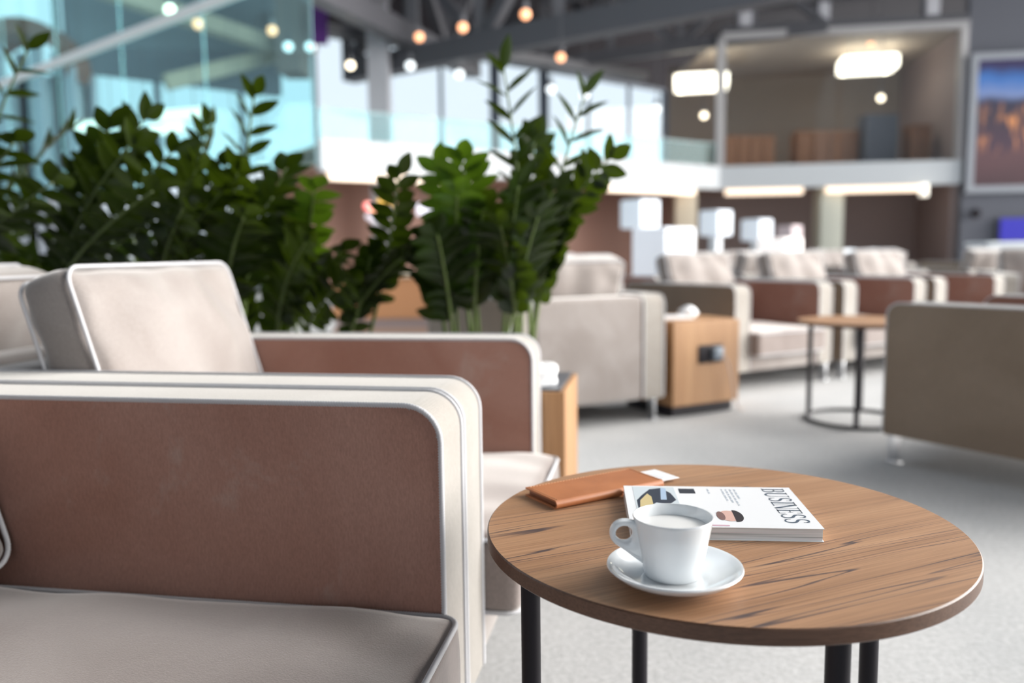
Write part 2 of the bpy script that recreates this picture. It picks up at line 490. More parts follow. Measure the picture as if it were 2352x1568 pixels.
far = [((2.1, 7.9), 118, 'distant armchair with grey back turned, beyond the cream cushion'),
       ((3.25, 8.1), 118, 'distant grey backed armchair between the cream cushion and the pale column'),
       ((3.1, 10.0), -70, 'distant armchair with white cushion below the white tub chairs'),
       ((4.2, 10.2), -70, 'distant armchair with cream cushion, last before the dark grey wall'),
       ((4.55, 8.3), 100, 'distant greenish grey armchair back above the olive brown chair'),
       ((5.75, 8.4), 100, 'distant armchair at the right edge, left of the white desk front'),
       ((4.35, 6.6), -110, 'armchair arm showing pale above the olive brown armchair top'),
       ((5.2, 12.2), 100, 'farthest low armchair near the dark wall, left one of two'),
       ((6.7, 12.2), 100, 'farthest low armchair near the dark wall, right one of two')]
for (x, y), dg, lb in far:
    dup(chair, (x, y, 0), math.radians(dg), lb, G)

# ------------------------------------------------------------------ round tables
TC = (0.2625, 1.022); TZ = 0.5; TR = 0.297
def make_table():
    t = thing('round_coffee_table', 'round walnut topped coffee table with black legs, holding the coffee cup', 'table', (TC[0], TC[1], 0))
    bm = BM()
    e = 0.0016
    prof = [(0, TZ - 0.018)] + [(TR - e, TZ - 0.018), (TR, TZ - 0.018 + e), (TR, TZ - e), (TR - 0.0006, TZ - 0.0006), (TR - e, TZ), (0, TZ)]
    lathe(bm, prof, 160)
    bmesh.ops.recalc_face_normals(bm, faces=bm.faces)
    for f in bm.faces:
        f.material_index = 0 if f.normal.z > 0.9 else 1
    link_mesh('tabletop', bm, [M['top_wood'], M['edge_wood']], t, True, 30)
    for a in (183, -75, 17, 105):
        x, y = 0.243 * math.cos(math.radians(a)), 0.243 * math.sin(math.radians(a))
        bm = BM()
        lathe(bm, [(0, 0.012), (0.0125, 0.012), (0.0125, TZ - 0.018), (0, TZ - 0.018)], 28, x, y)
        link_mesh('leg', bm, M['black_steel'], t)
    bm = BM()
    tube(bm, [(0.243 * math.cos(2 * PI * k / 72), 0.243 * math.sin(2 * PI * k / 72), 0.009) for k in range(72)], 0.009, 10, True)
    link_mesh('base_ring', bm, M['black_steel'], t)
    return t
tab = make_table()
dup(tab, (1.715, 4.0, 0), math.radians(-40), 'second round table in the distance, in front of the olive brown armchair')

# cup and saucer
SP = atz(1549, 1297, TZ + 0.019)
sx, sy = SP.x, SP.y
bm = BM()
z0 = TZ + 0.0005
R = 0.0715
prof = [(0, z0 + 0.003), (0.030, z0 + 0.003), (0.032, z0), (0.038, z0), (0.040, z0 + 0.003), (0.054, z0 + 0.0065), (0.065, z0 + 0.0120), (R - 0.0012, z0 + 0.0168), (R, z0 + 0.0184), (R - 0.0008, z0 + 0.0200), (R - 0.0035, z0 + 0.0198), (0.0635, z0 + 0.0160), (0.054, z0 + 0.0105), (0.042, z0 + 0.0078), (0.034, z0 + 0.0074), (0.0325, z0 + 0.0066), (0, z0 + 0.0066)]
lathe(bm, prof, 96, 0, 0)
for v in bm.verts: v.co += V((sx, sy, 0))
tag(link_mesh('saucer', bm, M['porcelain'], None, True, 50), 'white porcelain saucer under the coffee cup on the round table', 'saucer')
cup = thing('coffee_cup', 'white porcelain coffee cup with ring handle standing on its saucer', 'cup', (sx - 0.001, sy + 0.005, z0 + 0.0067), 0)
hc = 0.066
prof = [(0, 0.003), (0.024, 0.003), (0.0255, 0), (0.0285, 0), (0.0293, 0.0015), (0.0302, 0.005), (0.0335, 0.022), (0.0372, 0.042), (0.0408, 0.062), (0.0416, hc - 0.001), (0.0412, hc), (0.0404, hc), (0.0397, hc - 0.0015), (0.0388, 0.062), (0.0355, 0.042), (0.0318, 0.022), (0.0288, 0.008), (0.026, 0.0065), (0, 0.006)]
CS = 1.015
bm = BM(); lathe(bm, [(r_ * CS, z_ * CS * .96) for r_, z_ in prof], 96)
link_mesh('body', bm, M['porcelain'], cup, True, 50)
# ring handle with a tail that runs down the wall
bm = BM()
hx0, hz0 = -0.0515, 0.0475
ro, ri = 0.0150, 0.0085
outer, inner = [], []
nseg = 60
for k in range(nseg + 1):
    a = 2 * PI * k / nseg
    ox, oz = hx0 + ro * math.cos(a), hz0 + ro * math.sin(a)
    w = max(0, math.cos(a + math.radians(42))) ** 3
    ox += w * 0.017; oz -= w * 0.026
    wt = max(0, math.cos(a - math.radians(38))) ** 4
    ox += wt * 0.006
    outer.append((ox, oz)); inner.append((hx0 + ri * math.cos(a), hz0 + ri * 1.0 * math.sin(a)))
hw = 0.0062
rows = []
for k in range(nseg):
    (ox, oz), (ix, iz) = outer[k], inner[k]
    row = []
    for j in range(16):
        b = 2 * PI * j / 16
        cxm, czm = (ox + ix) / 2, (oz + iz) / 2; dx, dz = (ox - ix) / 2, (oz - iz) / 2
        ca, sa = math.cos(b), math.sin(b)
        sq = (abs(ca) ** 3 + abs(sa) ** 3) ** (-1 / 3)
        row.append(bm.verts.new((cxm + dx * ca * sq, hw * sa * sq, czm + dz * ca * sq)))
    rows.append(row)
for k in range(nseg):
    A, B = rows[k], rows[(k + 1) % nseg]
    for j in range(16): bm.faces.new((A[j], A[(j + 1) % 16], B[(j + 1) % 16], B[j]))
for v in bm.verts: v.co = V((v.co.x * CS, v.co.y * CS, v.co.z * CS * .96))
hd = link_mesh('handle', bm, M['porcelain'], cup, True, 60)
# milk foam
def foam_mat():
    m, nt, N, L, b = nmat('milk_foam')
    v = coords(N, L)
    n = noise(N, L, v, 46, 4, 0.6, 1.2)
    r = ramp(N, [(0.40, (0.86, 0.83, 0.78)), (0.55, (0.74, 0.66, 0.55)), (0.68, (0.80, 0.76, 0.69))]); L.new(n, r.inputs['Fac'])
    g = N.new('ShaderNodeTexGradient'); g.gradient_type = 'SPHERICAL'
    L.new(coords(N, L, (40, 40, 40)), g.inputs['Vector'])
    r2 = ramp(N, [(0.05, (0, 0, 0)), (0.35, (1, 1, 1))]); L.new(g.outputs['Fac'], r2.inputs['Fac'])
    c = mixc(N, L, r2.outputs['Color'], (0.84, 0.83, 0.81), r.outputs['Color'])
    L.new(c, b.inputs['Base Color'])
    b.inputs['Roughness'].default_value = 0.45
    return m
M['foam'] = foam_mat()
bm = BM(); lathe(bm, [(0.0378, 0.0535), (0.034, 0.0545), (0.0225, 0.0550), (0.021, 0.0556), (0, 0.0554)], 64)
for v in bm.verts: v.co = V((v.co.x * CS, v.co.y * CS, v.co.z * CS * .96))
link_mesh('milk_foam', bm, M['foam'], cup, True, 60)

# ------------------------------------------------------------------ magazine
MT = 0.0165                         # thickness
mzt = TZ + MT
A_, B_, C_ = atz(1436, 1121.5, mzt), atz(1832, 1121.5, mzt), atz(1894, 1214, mzt)
ex = V((math.cos(math.radians(-5)), math.sin(math.radians(-5)), 0)); ey = V((-ex.y, ex.x, 0))
mw, mh = 0.230, 0.173
org = C_ - ex * mw; org.z = TZ
mag = thing('magazine', 'thick white business magazine lying behind the coffee cup', 'magazine', (org.x, org.y, TZ), math.atan2(ex.y, ex.x))
def page_mat():
    m, nt, N, L, b = nmat('page_edges')
    n = noise(N, L, coords(N, L, (3, 3, 900)), 1.0, 2, 0.6)
    r = ramp(N, [(0.36, (0.42, 0.45, 0.46)), (0.46, (0.74, 0.77, 0.78)), (0.62, (0.80, 0.82, 0.84)), (0.7, (0.70, 0.62, 0.66))]); L.new(n, r.inputs['Fac'])
    L.new(r.outputs['Color'], b.inputs['Base Color']); b.inputs['Roughness'].default_value = 0.7
    return m
M['pages'] = page_mat()
bm = BM(); box(bm, 0.001, mw - 0.0015, 0.0015, mh - 0.0015, 0.0006, MT - 0.0011)
link_mesh('pages', bm, M['pages'], mag, False)
bm = BM()
box(bm, 0, mw, 0, mh, 0, 0.0006); box(bm, 0, mw, -0.0006, mh, MT - 0.0009, MT - 0.0001); box(bm, -0.0006, 0.0, 0, mh, 0, MT - 0.0001)
cov = link_mesh('cover', bm, plain('gloss_cover', (0.84, 0.85, 0.87), 0.3), mag, False)
ZC = MT + 0.0001
def ribbon(bm, pts, wid, z=ZC):
    pts = [V((a, b, z)) for a, b in pts]; prev = None
    n = len(pts)
    for i, p in enumerate(pts):
        t = (pts[min(i + 1, n - 1)] - pts[max(i - 1, 0)]).normalized(); nn = V((-t.y, t.x, 0))
        w = wid[i] if isinstance(wid, list) else wid
        cur = (bm.verts.new(p + nn * w / 2), bm.verts.new(p - nn * w / 2))
        if prev: bm.faces.new((prev[0], prev[1], cur[1], cur[0]))
        prev = cur
def glyph(ch):
    """strokes of a roman capital in a unit tall box: (points, widths)"""
    T, t = 0.145, 0.04
    st = lambda x, w=T: ([(x, 0), (x, 1)], w)
    sf = lambda x, y, l=0.2: ([(x - l / 2 - .06, y), (x + l / 2 + .06, y)], t)
    if ch == 'I': return [st(.2), sf(.2, .975), sf(.2, .025)], .40
    if ch == 'N':
        return [st(.12, t), ([(.1, 1), (.62, 0)], T), st(.62, t), sf(.1, .975, .16), sf(.12, .025), sf(.62, .975)], .76
    if ch == 'E':
        return [st(.18), sf(.2, .975), sf(.2, .025), ([(.18, .975), (.58, .975)], t), ([(.18, .025), (.6, .025)], t), ([(.18, .52), (.46, .52)], t), ([(.57, .98), (.57, .76)], t), ([(.6, .02), (.6, .27)], t), ([(.46, .42), (.46, .62)], t)], .70
    if ch == 'U':
        arc = [(.4 + .24 * math.cos(a), .25 + .24 * math.sin(a)) for a in [PI + PI * k / 14 for k in range(15)]]
        return [([(.16, 1), (.16, .25)], T), (arc, [T - (T - t) * k / 14 for k in range(15)]), ([(.64, .25), (.64, 1)], t), sf(.16, .975), sf(.64, .975)], .82
    if ch == 'B':
        def bowl(y0, y1, w):
            cy, ry = (y0 + y1) / 2, (y1 - y0) / 2
            pts = [(.18, y1)] + [(.36 + w * math.cos(a), cy + ry * math.sin(a)) for a in [PI / 2 - PI * k / 12 for k in range(13)]] + [(.18, y0)]
            wd = [t] + [t + (T - t) * math.sin(PI * k / 12) for k in range(13)] + [t]
            return (pts, wd)
        return [st(.18), bowl(.52, .975, .19), bowl(.025, .52, .23), sf(.14, .975, .1), sf(.14, .025, .1)], .70
    if ch == 'S':
        pts, wd = [], []
        for k in range(13):
            a = math.radians(20 + 235 * k / 12); pts.append((.33 + .2 * math.cos(a), .75 + .225 * math.sin(a))); wd.append(t + .06 * math.sin(PI * k / 12))
        for k in range(1, 14):
            a = math.radians(75 - 235 * k / 13); pts.append((.33 + .23 * math.cos(a), .26 + .235 * math.sin(a))); wd.append(T - .1 * k / 13)
        for k in range(10, 14): wd[k] = .13
        return [(pts, wd), ([(.53, .97), (.53, .72)], t), ([(.10, .03), (.10, .29)], t)], .66
    return [], .4
# the title reads from the back edge towards the reader's side, letter tops to the right
bm = BM()
hgt = 0.030
word = 'BUSINESS'
tot = sum(glyph(c)[1] for c in word)
span = mh * 0.86
kx = span / tot
pos = mh * 0.965
xb = mw - 0.010 - hgt
for c in word:
    strokes, adv = glyph(c)
    for pts, wd in strokes:
        P = [(xb + b * hgt, pos - a * kx) for a, b in pts]
        s = (hgt + kx) / 2
        ribbon(bm, P, [w * s for w in wd] if isinstance(wd, list) else wd * s)
    pos -= adv * kx
link_mesh('title', bm, plain('slate_ink', (0.06, 0.09, 0.13), 0.5), cov, False)
bm = BM()
for i, (xx, a, b) in enumerate(((0.66, .93, .66), (0.635, .93, .50), (0.61, .93, .56), (0.585, .93, .62), (0.50, .93, .80))):
    y = mh * a
    while y > mh * b:
        w = random.uniform(.006, .016)
        ribbon(bm, [(mw * xx, y), (mw * xx, max(mh * b, y - w))], 0.0022); y -= w + .003
link_mesh('small_print', bm, plain('grey_ink', (0.42, 0.47, 0.53), 0.6), cov, False)
def patch(name, poly, col, z=ZC):
    bm = BM(); bm.faces.new([bm.verts.new((a * mw, b * mh, z)) for a, b in poly])
    return link_mesh(name, bm, plain(name + '_ink', col, 0.4), cov, False)
patch('dark_print', [(.325, .80), (.42, .80), (.42, .93), (.325, .93)], (0.02, 0.025, 0.04))
patch('photo_print', [(.05, .30), (.30, .30), (.30, .97), (.05, .97)], (0.60, 0.66, 0.70))
patch('suit_print', [(.06, .35), (.12, .42), (.17, .55), (.24, .5), (.29, .62), (.27, .8), (.22, .94), (.15, .9), (.1, .75), (.06, .6)], (0.02, 0.028, 0.05), ZC + .00006)
patch('shirt_print', [(.07, .40), (.15, .45), (.15, .7), (.13, .78), (.08, .6)], (0.62, 0.50, 0.25), ZC + .00012)
patch('shirt_print', [(.2, .62), (.235, .62), (.25, .92), (.22, .95)], (0.40, 0.52, 0.68), ZC + .00012)
# printed portrait, hair towards the title
def ell(cx, cy, rx, ry, a0=0, a1=360, n=24):
    return [(cx + rx * math.cos(math.radians(a0 + (a1 - a0) * k / n)), cy + ry * math.sin(math.radians(a0 + (a1 - a0) * k / n))) for k in range(n)]
patch('portrait_print', ell(.545, .25, .058, .12), (0.66, 0.42, 0.36))
patch('portrait_hair_print', ell(.575, .25, .045, .135, -100, 100), (0.025, 0.02, 0.025), ZC + .00006)
patch('portrait_beard_print', ell(.50, .25, .022, .10), (0.20, 0.11, 0.10), ZC + .00006)
patch('colour_band_print', [(.40, .02), (.52, .02), (.52, .05), (.40, .05)], (0.62, 0.40, 0.48))

# ------------------------------------------------------------------ leather travel wallet
WTK = 0.0125
wz = TZ + WTK
a_, b_, c_ = atz(1281, 1152, wz), atz(1199, 1120, wz), atz(1527, 1103, wz)
wx = (c_ - a_); wl = wx.length; wx.normalize(); wy = V((-wx.y, wx.x, 0))
ww = min(0.13, max(0.07, (b_ - a_).dot(wy)))
wal = thing('leather_travel_wallet', 'cognac leather travel wallet on the far side of the round table', 'wallet', (a_.x, a_.y, TZ), math.atan2(wx.y, wx.x))
bm = BM()
# folded cover: spine on the near long side, two flaps
prof = []
tl = 0.0024
hh = WTK
out = [(ww, hh), (0.008, hh)] + [(0.008 - (hh / 2) * math.sin(a), hh / 2 + (hh / 2) * math.cos(a)) for a in [PI * k / 12 for k in range(1, 12)]] + [(0.008, 0), (ww, 0)]
inn = [(ww, tl)] + [(0.008, tl)] + [(0.008 - (hh / 2 - tl) * math.sin(a), hh / 2 - (hh / 2 - tl) * math.cos(a)) for a in [PI * k / 12 for k in range(1, 12)]] + [(0.008, hh - tl), (ww, hh - tl)]
poly = out + inn
prism(bm, poly, 0, wl, 0.0, lambda a, b, c: (c, a, b))
link_mesh('cover', bm, M['leather'], wal, True, 35)
bm = BM()
box(bm, 0.004, wl - 0.003, 0.006, ww - 0.004, tl + 0.0002, hh - tl - 0.0002, 0.001, 2)
link_mesh('inner_sleeve', bm, plain('dark_leather_lining', (0.20, 0.07, 0.03), 0.6), wal, True, 40)
bm = BM()
def stitch_line(p, q):
    p, q = V(p), V(q); n = int((q - p).length / 0.0052)
    for k in range(n):
        s = p.lerp(q, (k + .2) / n); e = p.lerp(q, (k + .78) / n); m_ = s.lerp(e, .5) + V((0, 0, .0005))
        tube(bm, [s, m_, e], 0.00045, 5)
zs = hh + 0.0001
stitch_line((0.004, 0.006, zs), (0.004, ww - 0.004, zs)); stitch_line((0.004, ww - 0.004, zs), (wl - 0.004, ww - 0.004, zs)); stitch_line((wl - 0.004, ww - 0.004, zs), (wl - 0.004, 0.006, zs))
link_mesh('stitching', bm, plain('tan_thread', (0.62, 0.36, 0.2), 0.7), wal)
# boarding card slipped into it
bm = BM()
q0, q1, q2, q3 = atz(1500, 1112, TZ + .006), atz(1532, 1112, TZ + .006), atz(1570, 1099, TZ + .006), atz(1487, 1073, TZ + .006)
inv = Matrix.Rotation(-wal.rotation_euler[2], 4, 'Z') @ Matrix.Translation(-V((a_.x, a_.y, TZ)))
lx = max((inv @ q2).x, wl + .02)
box(bm, wl - 0.05, lx, 0.018, ww - 0.008, 0.0052, 0.0058)
card = link_mesh('boarding_card', bm, M['paper'], None, False)
card.location = wal.location; card.rotation_euler = wal.rotation_euler
tag(card, 'white paper card sticking out of the leather wallet', 'card')
bm = BM()
for k in range(4):
    ribbon(bm, [(wl + .008 + .006 * k, 0.028), (wl + .008 + .006 * k, ww - 0.02 - .006 * (k % 2))], 0.0012, 0.0059)
link_mesh('print', bm, plain('card_ink', (0.5, 0.52, 0.56), 0.7), card, False)

# ------------------------------------------------------------------ oak side cabinets
def cabinet(label, corner, deg, w, dpt, top, topmat):
    """corner: front left corner; runs along +x (width) and +y (depth) in its own frame"""
    t = thing('side_cabinet', label, 'cabinet', (corner[0], corner[1], 0), math.radians(deg), 'oak side cabinets')
    bm = BM(); box(bm, 0, w, 0, dpt, 0.06, top - 0.004, 0.002, 1); link_mesh('body', bm, M['oak'], t, False)
    bm = BM(); box(bm, 0.02, w - 0.02, 0.03, dpt - 0.02, 0, 0.06); link_mesh('plinth', bm, M['black_steel'], t, False)
    bm = BM(); box(bm, 0.014, w - 0.014, 0.014, dpt - 0.014, top - 0.004, top + 0.002); link_mesh('top', bm, topmat, t, False)
    return t
o = rot(TH, 0.0, 0.0)
def in_c2(x, y):
    d = rot(TH, x, y); return (c2[0] + d[0], c2[1] + d[1])
cab1 = cabinet('oak side cabinet with dark grey top, right beside the nearest armchair', in_c2(0.445, 0.445), math.degrees(TH) + 90, 0.34, 0.42, 0.488, plain('dark_grey_laminate', (0.09, 0.095, 0.11), 0.35))
cab2 = cabinet('oak side cabinet with black socket plate, between the pale grey chairs', (0.812, 4.09), 28, 0.44, 0.44, 0.49, M['oak'])
bm = BM(); box(bm, 0.16, 0.32, -0.006, 0.002, 0.27, 0.365, 0.004, 2); so = link_mesh('socket_plate', bm, M['black_steel'], cab2)
bm = BM(); box(bm, 0.245, 0.305, -0.035, -0.005, 0.29, 0.35, 0.008, 2); link_mesh('plug', bm, plain('grey_plug', (0.25, 0.3, 0.36), 0.4), so)
bm = BM()
tube(bm, [(0.28, -0.035, 0.32), (0.30, -0.06, 0.29), (0.335, -0.055, 0.2), (0.37, -0.04, 0.1), (0.40, -0.045, 0.02), (0.46, -0.02, 0.006)], 0.004, 8)
link_mesh('cable', bm, plain('pale_cable', (0.45, 0.36, 0.32), 0.5), so)
cm = Matrix.Translation((0.812, 4.09, 0)) @ Matrix.Rotation(math.radians(28), 4, 'Z')
bm = BM(); box(bm, -0.11, 0.11, -0.07, 0.07, 0, 0.012, 0.002, 2)
o = link_mesh('paper_stack', bm, M['paper']); o.location = cm @ V((0.13, 0.2, 0.4925)); o.rotation_euler = (0, 0, 0.2)
tag(o, 'small stack of white papers on the left of the far oak cabinet', 'papers')
def crumple(name, sx, sy, sz, loc, seed, label):
    bm = BM(); bmesh.ops.create_icosphere(bm, subdivisions=4, radius=1)
    rnd = random.Random(seed); ds = [(V((rnd.uniform(-1, 1), rnd.uniform(-1, 1), rnd.uniform(-1, 1))), rnd.uniform(0, 6)) for _ in range(10)]
    for v in bm.verts:
        k = 1 + sum(0.05 * math.sin(5 * v.co.dot(a) + b) for a, b in ds)
        v.co = V((v.co.x * sx * k, v.co.y * sy * k, max(v.co.z * sz * k, -sz * 0.6)))
        v.co.z += sz * 0.6
    o = link_mesh(name, bm, M['paper']); o.location = loc
    return tag(o, label, 'napkin')
q = cm @ V((0.29, 0.24, 0.4925)); crumple('crumpled_napkin', 0.055, 0.04, 0.035, q, 3, 'crumpled white napkin on the right of the far oak cabinet')
q = in_c2(0.35, 0.53); crumple('crumpled_napkin', 0.07, 0.05, 0.04, (q[0], q[1], 0.4905), 8, 'white crumpled napkin on the dark cabinet top beside the nearest armchair')

# ------------------------------------------------------------------ planter and plants
pm = Matrix.Translation((c2[0], c2[1], 0)) @ Matrix.Rotation(TH, 4, 'Z')
plt = thing('planter', 'long white planter trough behind the nearest armchair', 'planter', pm @ V((-0.95, 1.12, 0)), TH)
bm = BM()
for b in ((-1.55, 1.18, -.24, -.22), (-1.55, 1.18, .22, .24), (-1.55, -1.53, -.22, .22), (1.16, 1.18, -.22, .22)):
    box(bm, b[0], b[1], b[2], b[3], 0, 0.5)
box(bm, -1.53, 1.16, -.22, .22, 0, .02)
link_mesh('trough', bm, plain('white_lacquer', (0.72, 0.71, 0.70), 0.4), plt, False)
bm = BM(); box(bm, -1.53, 1.16, -.22, .22, .3, .44)
link_mesh('soil', bm, plain('potting_soil', (0.03, 0.022, 0.016), 0.95), plt, False)

def leaf(bm, base, d, n, ln, wd, curl=0.15):
    """one pointed oval leaflet with a folded midrib"""
    d = d.normalized(); s = d.cross(n).normalized(); n = s.cross(d)
    rows = []
    st = 7
    for i in range(st + 1):
        u = i / st
        w = wd * (math.sin(PI * min(1, u ** 0.85 * 0.98 + 0.02)) ** 0.8) if 0 < i < st else wd * 0.06
        c = base + d * (ln * u) - n * (curl * ln * u * u)
        rows.append((bm.verts.new(c + s * w / 2 + n * w * 0.16), bm.verts.new(c), bm.verts.new(c - s * w / 2 + n * w * 0.16)))
    for A, B in zip(rows, rows[1:]):
        bm.faces.new((A[0], A[1], B[1], B[0])); bm.faces.new((A[1], A[2], B[2], B[1]))
def bez(a, b, c, n):
    return [(a * (1 - t) ** 2 + b * 2 * t * (1 - t) + c * t * t) for t in [k / n for k in range(n + 1)]]
def frond(parent, base, tip, bend, side, nl, ln, wd, mat, start=0.38, rise=50, rnd=random, droop=0.15, roll=0.0):
    """base, tip world; side: direction of the leaf rows; returns stalk"""
    mid = base.lerp(tip, 0.5) + bend
    P = bez(base, mid, tip, 24)
    bm = BM(); tube(bm, P, lambda u: 0.0085 - 0.0055 * u, 8)
    inv = parent.matrix_basis.inverted()
    bm.transform(inv)
    st = link_mesh('stalk', bm, M['stalk'], parent, True, 60)
    bm = BM()
    for k in range(nl):
        u = start + (1 - start) * (k / (nl - 1)) ** 0.92
        i = min(23, int(u * 24)); p = P[i].lerp(P[i + 1], u * 24 - i); t = (P[i + 1] - P[i]).normalized()
        sd = side - t * side.dot(t); sd.normalize(); nn = t.cross(sd).normalized()
        sz = (0.75 + 0.25 * math.sin(PI * min(1, (u - start) / (1 - start) * 0.8 + 0.15)))
        for s in (-1, 1):
            a = math.radians(rise + rnd.uniform(-9, 9) - 14 * (u - start))
            if k == nl - 1: a = math.radians(72 if s > 0 else 58)
            dr = sd * s * math.cos(a) + t * math.sin(a) + nn * rnd.uniform(-.22, .22)
            l_ = ln * sz * rnd.uniform(.86, 1.1)
            leaf(bm, p + t * (0.008 * s), dr, nn * math.cos(roll) + t * math.sin(roll) + sd * s * rnd.uniform(-.25, .45) * math.cos(roll), l_, wd * rnd.uniform(.85, 1.12), rnd.uniform(0, 2 * droop) if roll == 0 else rnd.uniform(-.03, .05))
    bm.transform(inv)
    link_mesh('leaves', bm, mat, st, True, 60)
    return st

def plant(label, bx, by, kind='plant'):
    q = pm @ V((bx, by, 0.44))
    r = thing('potted_zz_plant', label, 'plant', q, 0, 'glossy zz plants in the planter')
    r.matrix_basis = Matrix.Translation(q)
    return r, q
# fronds are aimed at where their tips stand in the room (pixel, distance)
PL = [
 ('glossy leaved plant at the left edge with one tall arching frond', -2.05, 1.12,
  [(62, 118, 2.55, 1, 11, .13), (-40, 300, 2.5, 0, 11, .12), (30, 330, 2.35, 0, 11, .12), (120, 420, 2.3, 0, 10, .12), (-60, 420, 2.3, 0, 11, .12), (200, 380, 2.6, 0, 11, .11), (60, 470, 2.25, 0, 9, .11), (150, 300, 2.75, 0, 12, .11), (-20, 500, 2.2, 0, 9, .11)]),
 ('dark leafy plant second from the left, behind the pale cushion', -1.55, 1.1,
  [(330, 275, 2.6, 0, 10, .12), (250, 300, 2.55, 0, 11, .12), (300, 335, 2.4, 0, 10, .12), (410, 470, 2.4, 0, 9, .12), (350, 440, 2.3, 0, 10, .12), (395, 350, 2.6, 0, 11, .11)]),
 ('leafy plant third from the left with pale upright fronds', -1.15, 1.14,
  [(478, 288, 2.75, 0, 11, .10), (450, 390, 2.5, 0, 10, .11), (510, 440, 2.4, 0, 9, .12), (520, 380, 2.65, 0, 10, .11), (420, 480, 2.35, 0, 9, .11)]),
 ('tall plant in the middle, frond rising right of the cushion', -0.86, 1.1,
  [(583, 225, 2.55, 1, 10, .115), (655, 390, 2.6, 0, 9, .11), (545, 400, 2.4, 0, 10, .12), (625, 455, 2.45, 0, 10, .12), (690, 470, 2.6, 0, 10, .11), (560, 500, 2.35, 0, 9, .12)]),
 ('plant with a rounded bright green shoot, centre of the planter', -0.62, 1.12,
  [(722, 440, 2.5, 2, 8, .10), (655, 520, 2.5, 0, 8, .11), (780, 580, 2.55, 0, 8, .10), (700, 560, 2.4, 0, 8, .10), (800, 640, 2.5, 0, 8, .10)]),
 ('plant with a long slanting frond, left of the tall right one', -0.42, 1.08,
  [(915, 408, 2.5, 4, 9, .09), (940, 580, 2.5, 0, 8, .11), (850, 590, 2.6, 4, 7, .08)]),
 ('broad bright green plant left of the tallest fronds', 0.02, 1.12,
  [(1062, 375, 2.45, 2, 10, .115), (1008, 392, 2.55, 2, 9, .115), (1050, 450, 2.35, 2, 9, .11), (985, 545, 2.5, 0, 8, .11), (1005, 540, 2.4, 0, 8, .11), (1110, 480, 2.4, 0, 9, .11)]),
 ('tallest plant at the right end of the planter with two feathery fronds', 0.2, 1.14,
  [(1158, 165, 2.6, 1, 9, .125), (1342, 222, 2.6, 1, 8, .12), (1228, 322, 2.7, 0, 9, .10), (1395, 368, 2.5, 3, 10, .10), (1190, 430, 2.45, 0, 9, .12), (1270, 440, 2.5, 0, 9, .11), (1235, 500, 2.4, 0, 9, .11), (1150, 520, 2.4, 0, 8, .11), (1300, 470, 2.65, 0, 9, .10)]),
]
for pi_, (lb, bx, by, fr) in enumerate(PL):
    r, q = plant(lb, bx, by)
    rnd = random.Random(40 + pi_)
    for k, (px, py, yy, mode, nl, ln) in enumerate(fr):
        tip = aty(px, py, yy)
        a = 2 * PI * k / len(fr)
        base = q + V((0.055 * math.cos(a), 0.055 * math.sin(a), -0.02))
        side = V((1, rnd.uniform(-.25, .25), 0)) if mode == 1 else V((math.cos(rnd.uniform(-1.0, 1.0)), rnd.uniform(-.8, .8), 0))
        bend = V((-(tip.x - base.x) * .28, rnd.uniform(-.05, .05), .06))
        if mode == 4: bend = V((0.03, 0, 0))
        if mode == 3: bend = V((-.10, 0, .10))
        young = mode in (2,)
        frond(r, base, tip, bend, side.normalized(), nl + (2 if mode != 1 else 0), ln * (1.0 if mode == 1 else 1.08), 0.040 if mode == 1 else 0.048, M['leaf_young'] if young else M['leaf'], 0.40 if mode != 1 else 0.34, 47 if mode == 1 else 46, rnd, 0.15, (1.15 if px > 1000 else 0.8) if mode == 1 else 0.0)
# low filler fronds of the same plants hide the trough
fill = thing('low_zz_plant', 'low dense leafy growth along the back of the planter', 'plant', pm @ V((-0.9, 1.25, 0.44)))
fill.matrix_basis = Matrix.Translation(pm @ V((-0.9, 1.25, 0.44)))
rnd = random.Random(99)
for k in range(26):
    bx = -2.3 + 1.55 * k / 25 + rnd.uniform(-.04, .04)
    if -1.30 < bx < -1.02: continue
    base = pm @ V((bx, 1.26 + rnd.uniform(-.06, .06), 0.42))
    tip = base + V((rnd.uniform(-.16, .16), rnd.uniform(-.1, .1), rnd.uniform(.34, .58)))
    side = V((math.cos(rnd.uniform(-1, 1)), rnd.uniform(-.8, .8), 0)).normalized()
    frond(fill, base, tip, V((rnd.uniform(-.05, .05), 0, .03)), side, 9, .11, .046, M['leaf'], .22, 45, rnd)

# ------------------------------------------------------------------ the hall
def quadbox(name, x0, x1, y0, y1, z0, z1, mat):
    bm = BM(); box(bm, x0, x1, y0, y1, z0, z1); return struct(name, bm, mat)
quadbox('floor', -30, 24, -8, 46, -0.1, 0, M['carpet'])
M['dark_ceiling'] = plain('dark_ceiling_paint', (0.012, 0.009, 0.014), 0.9)
M['slate'] = plain('slate_wall_paint', (0.125, 0.13, 0.155), 0.8)
M['white_band'] = plain('white_fascia', (0.62, 0.65, 0.68), 0.5)
M['brown'] = plain('brown_panel', (0.30, 0.16, 0.12), 0.6)
M['mauve'] = plain('mauve_panel', (0.32, 0.25, 0.24), 0.7)
M['truss'] = plain('grey_steel_paint', (0.095, 0.095, 0.108), 0.5)
M['beige_col'] = plain('cream_column', (0.62, 0.54, 0.42), 0.6)
M['led'] = plain('led_strip', (0.9, 0.8, 0.7), 0.5, emis=(1.0, 0.76, 0.55), es=1.15)
M['led_white'] = plain('led_panel', (0.9, 0.9, 0.85), 0.5, emis=(1.0, 0.90, 0.74), es=1.15)
M['glass_cyan'] = glass('cyan_glass', (0.80, 0.975, 0.98), 0.012)
M['glass_blue'] = glass('blue_green_glass', (0.74, 0.97, 0.98))
M['glass_clear'] = glass('clear_glass', (0.965, 0.98, 0.985), 0.012)
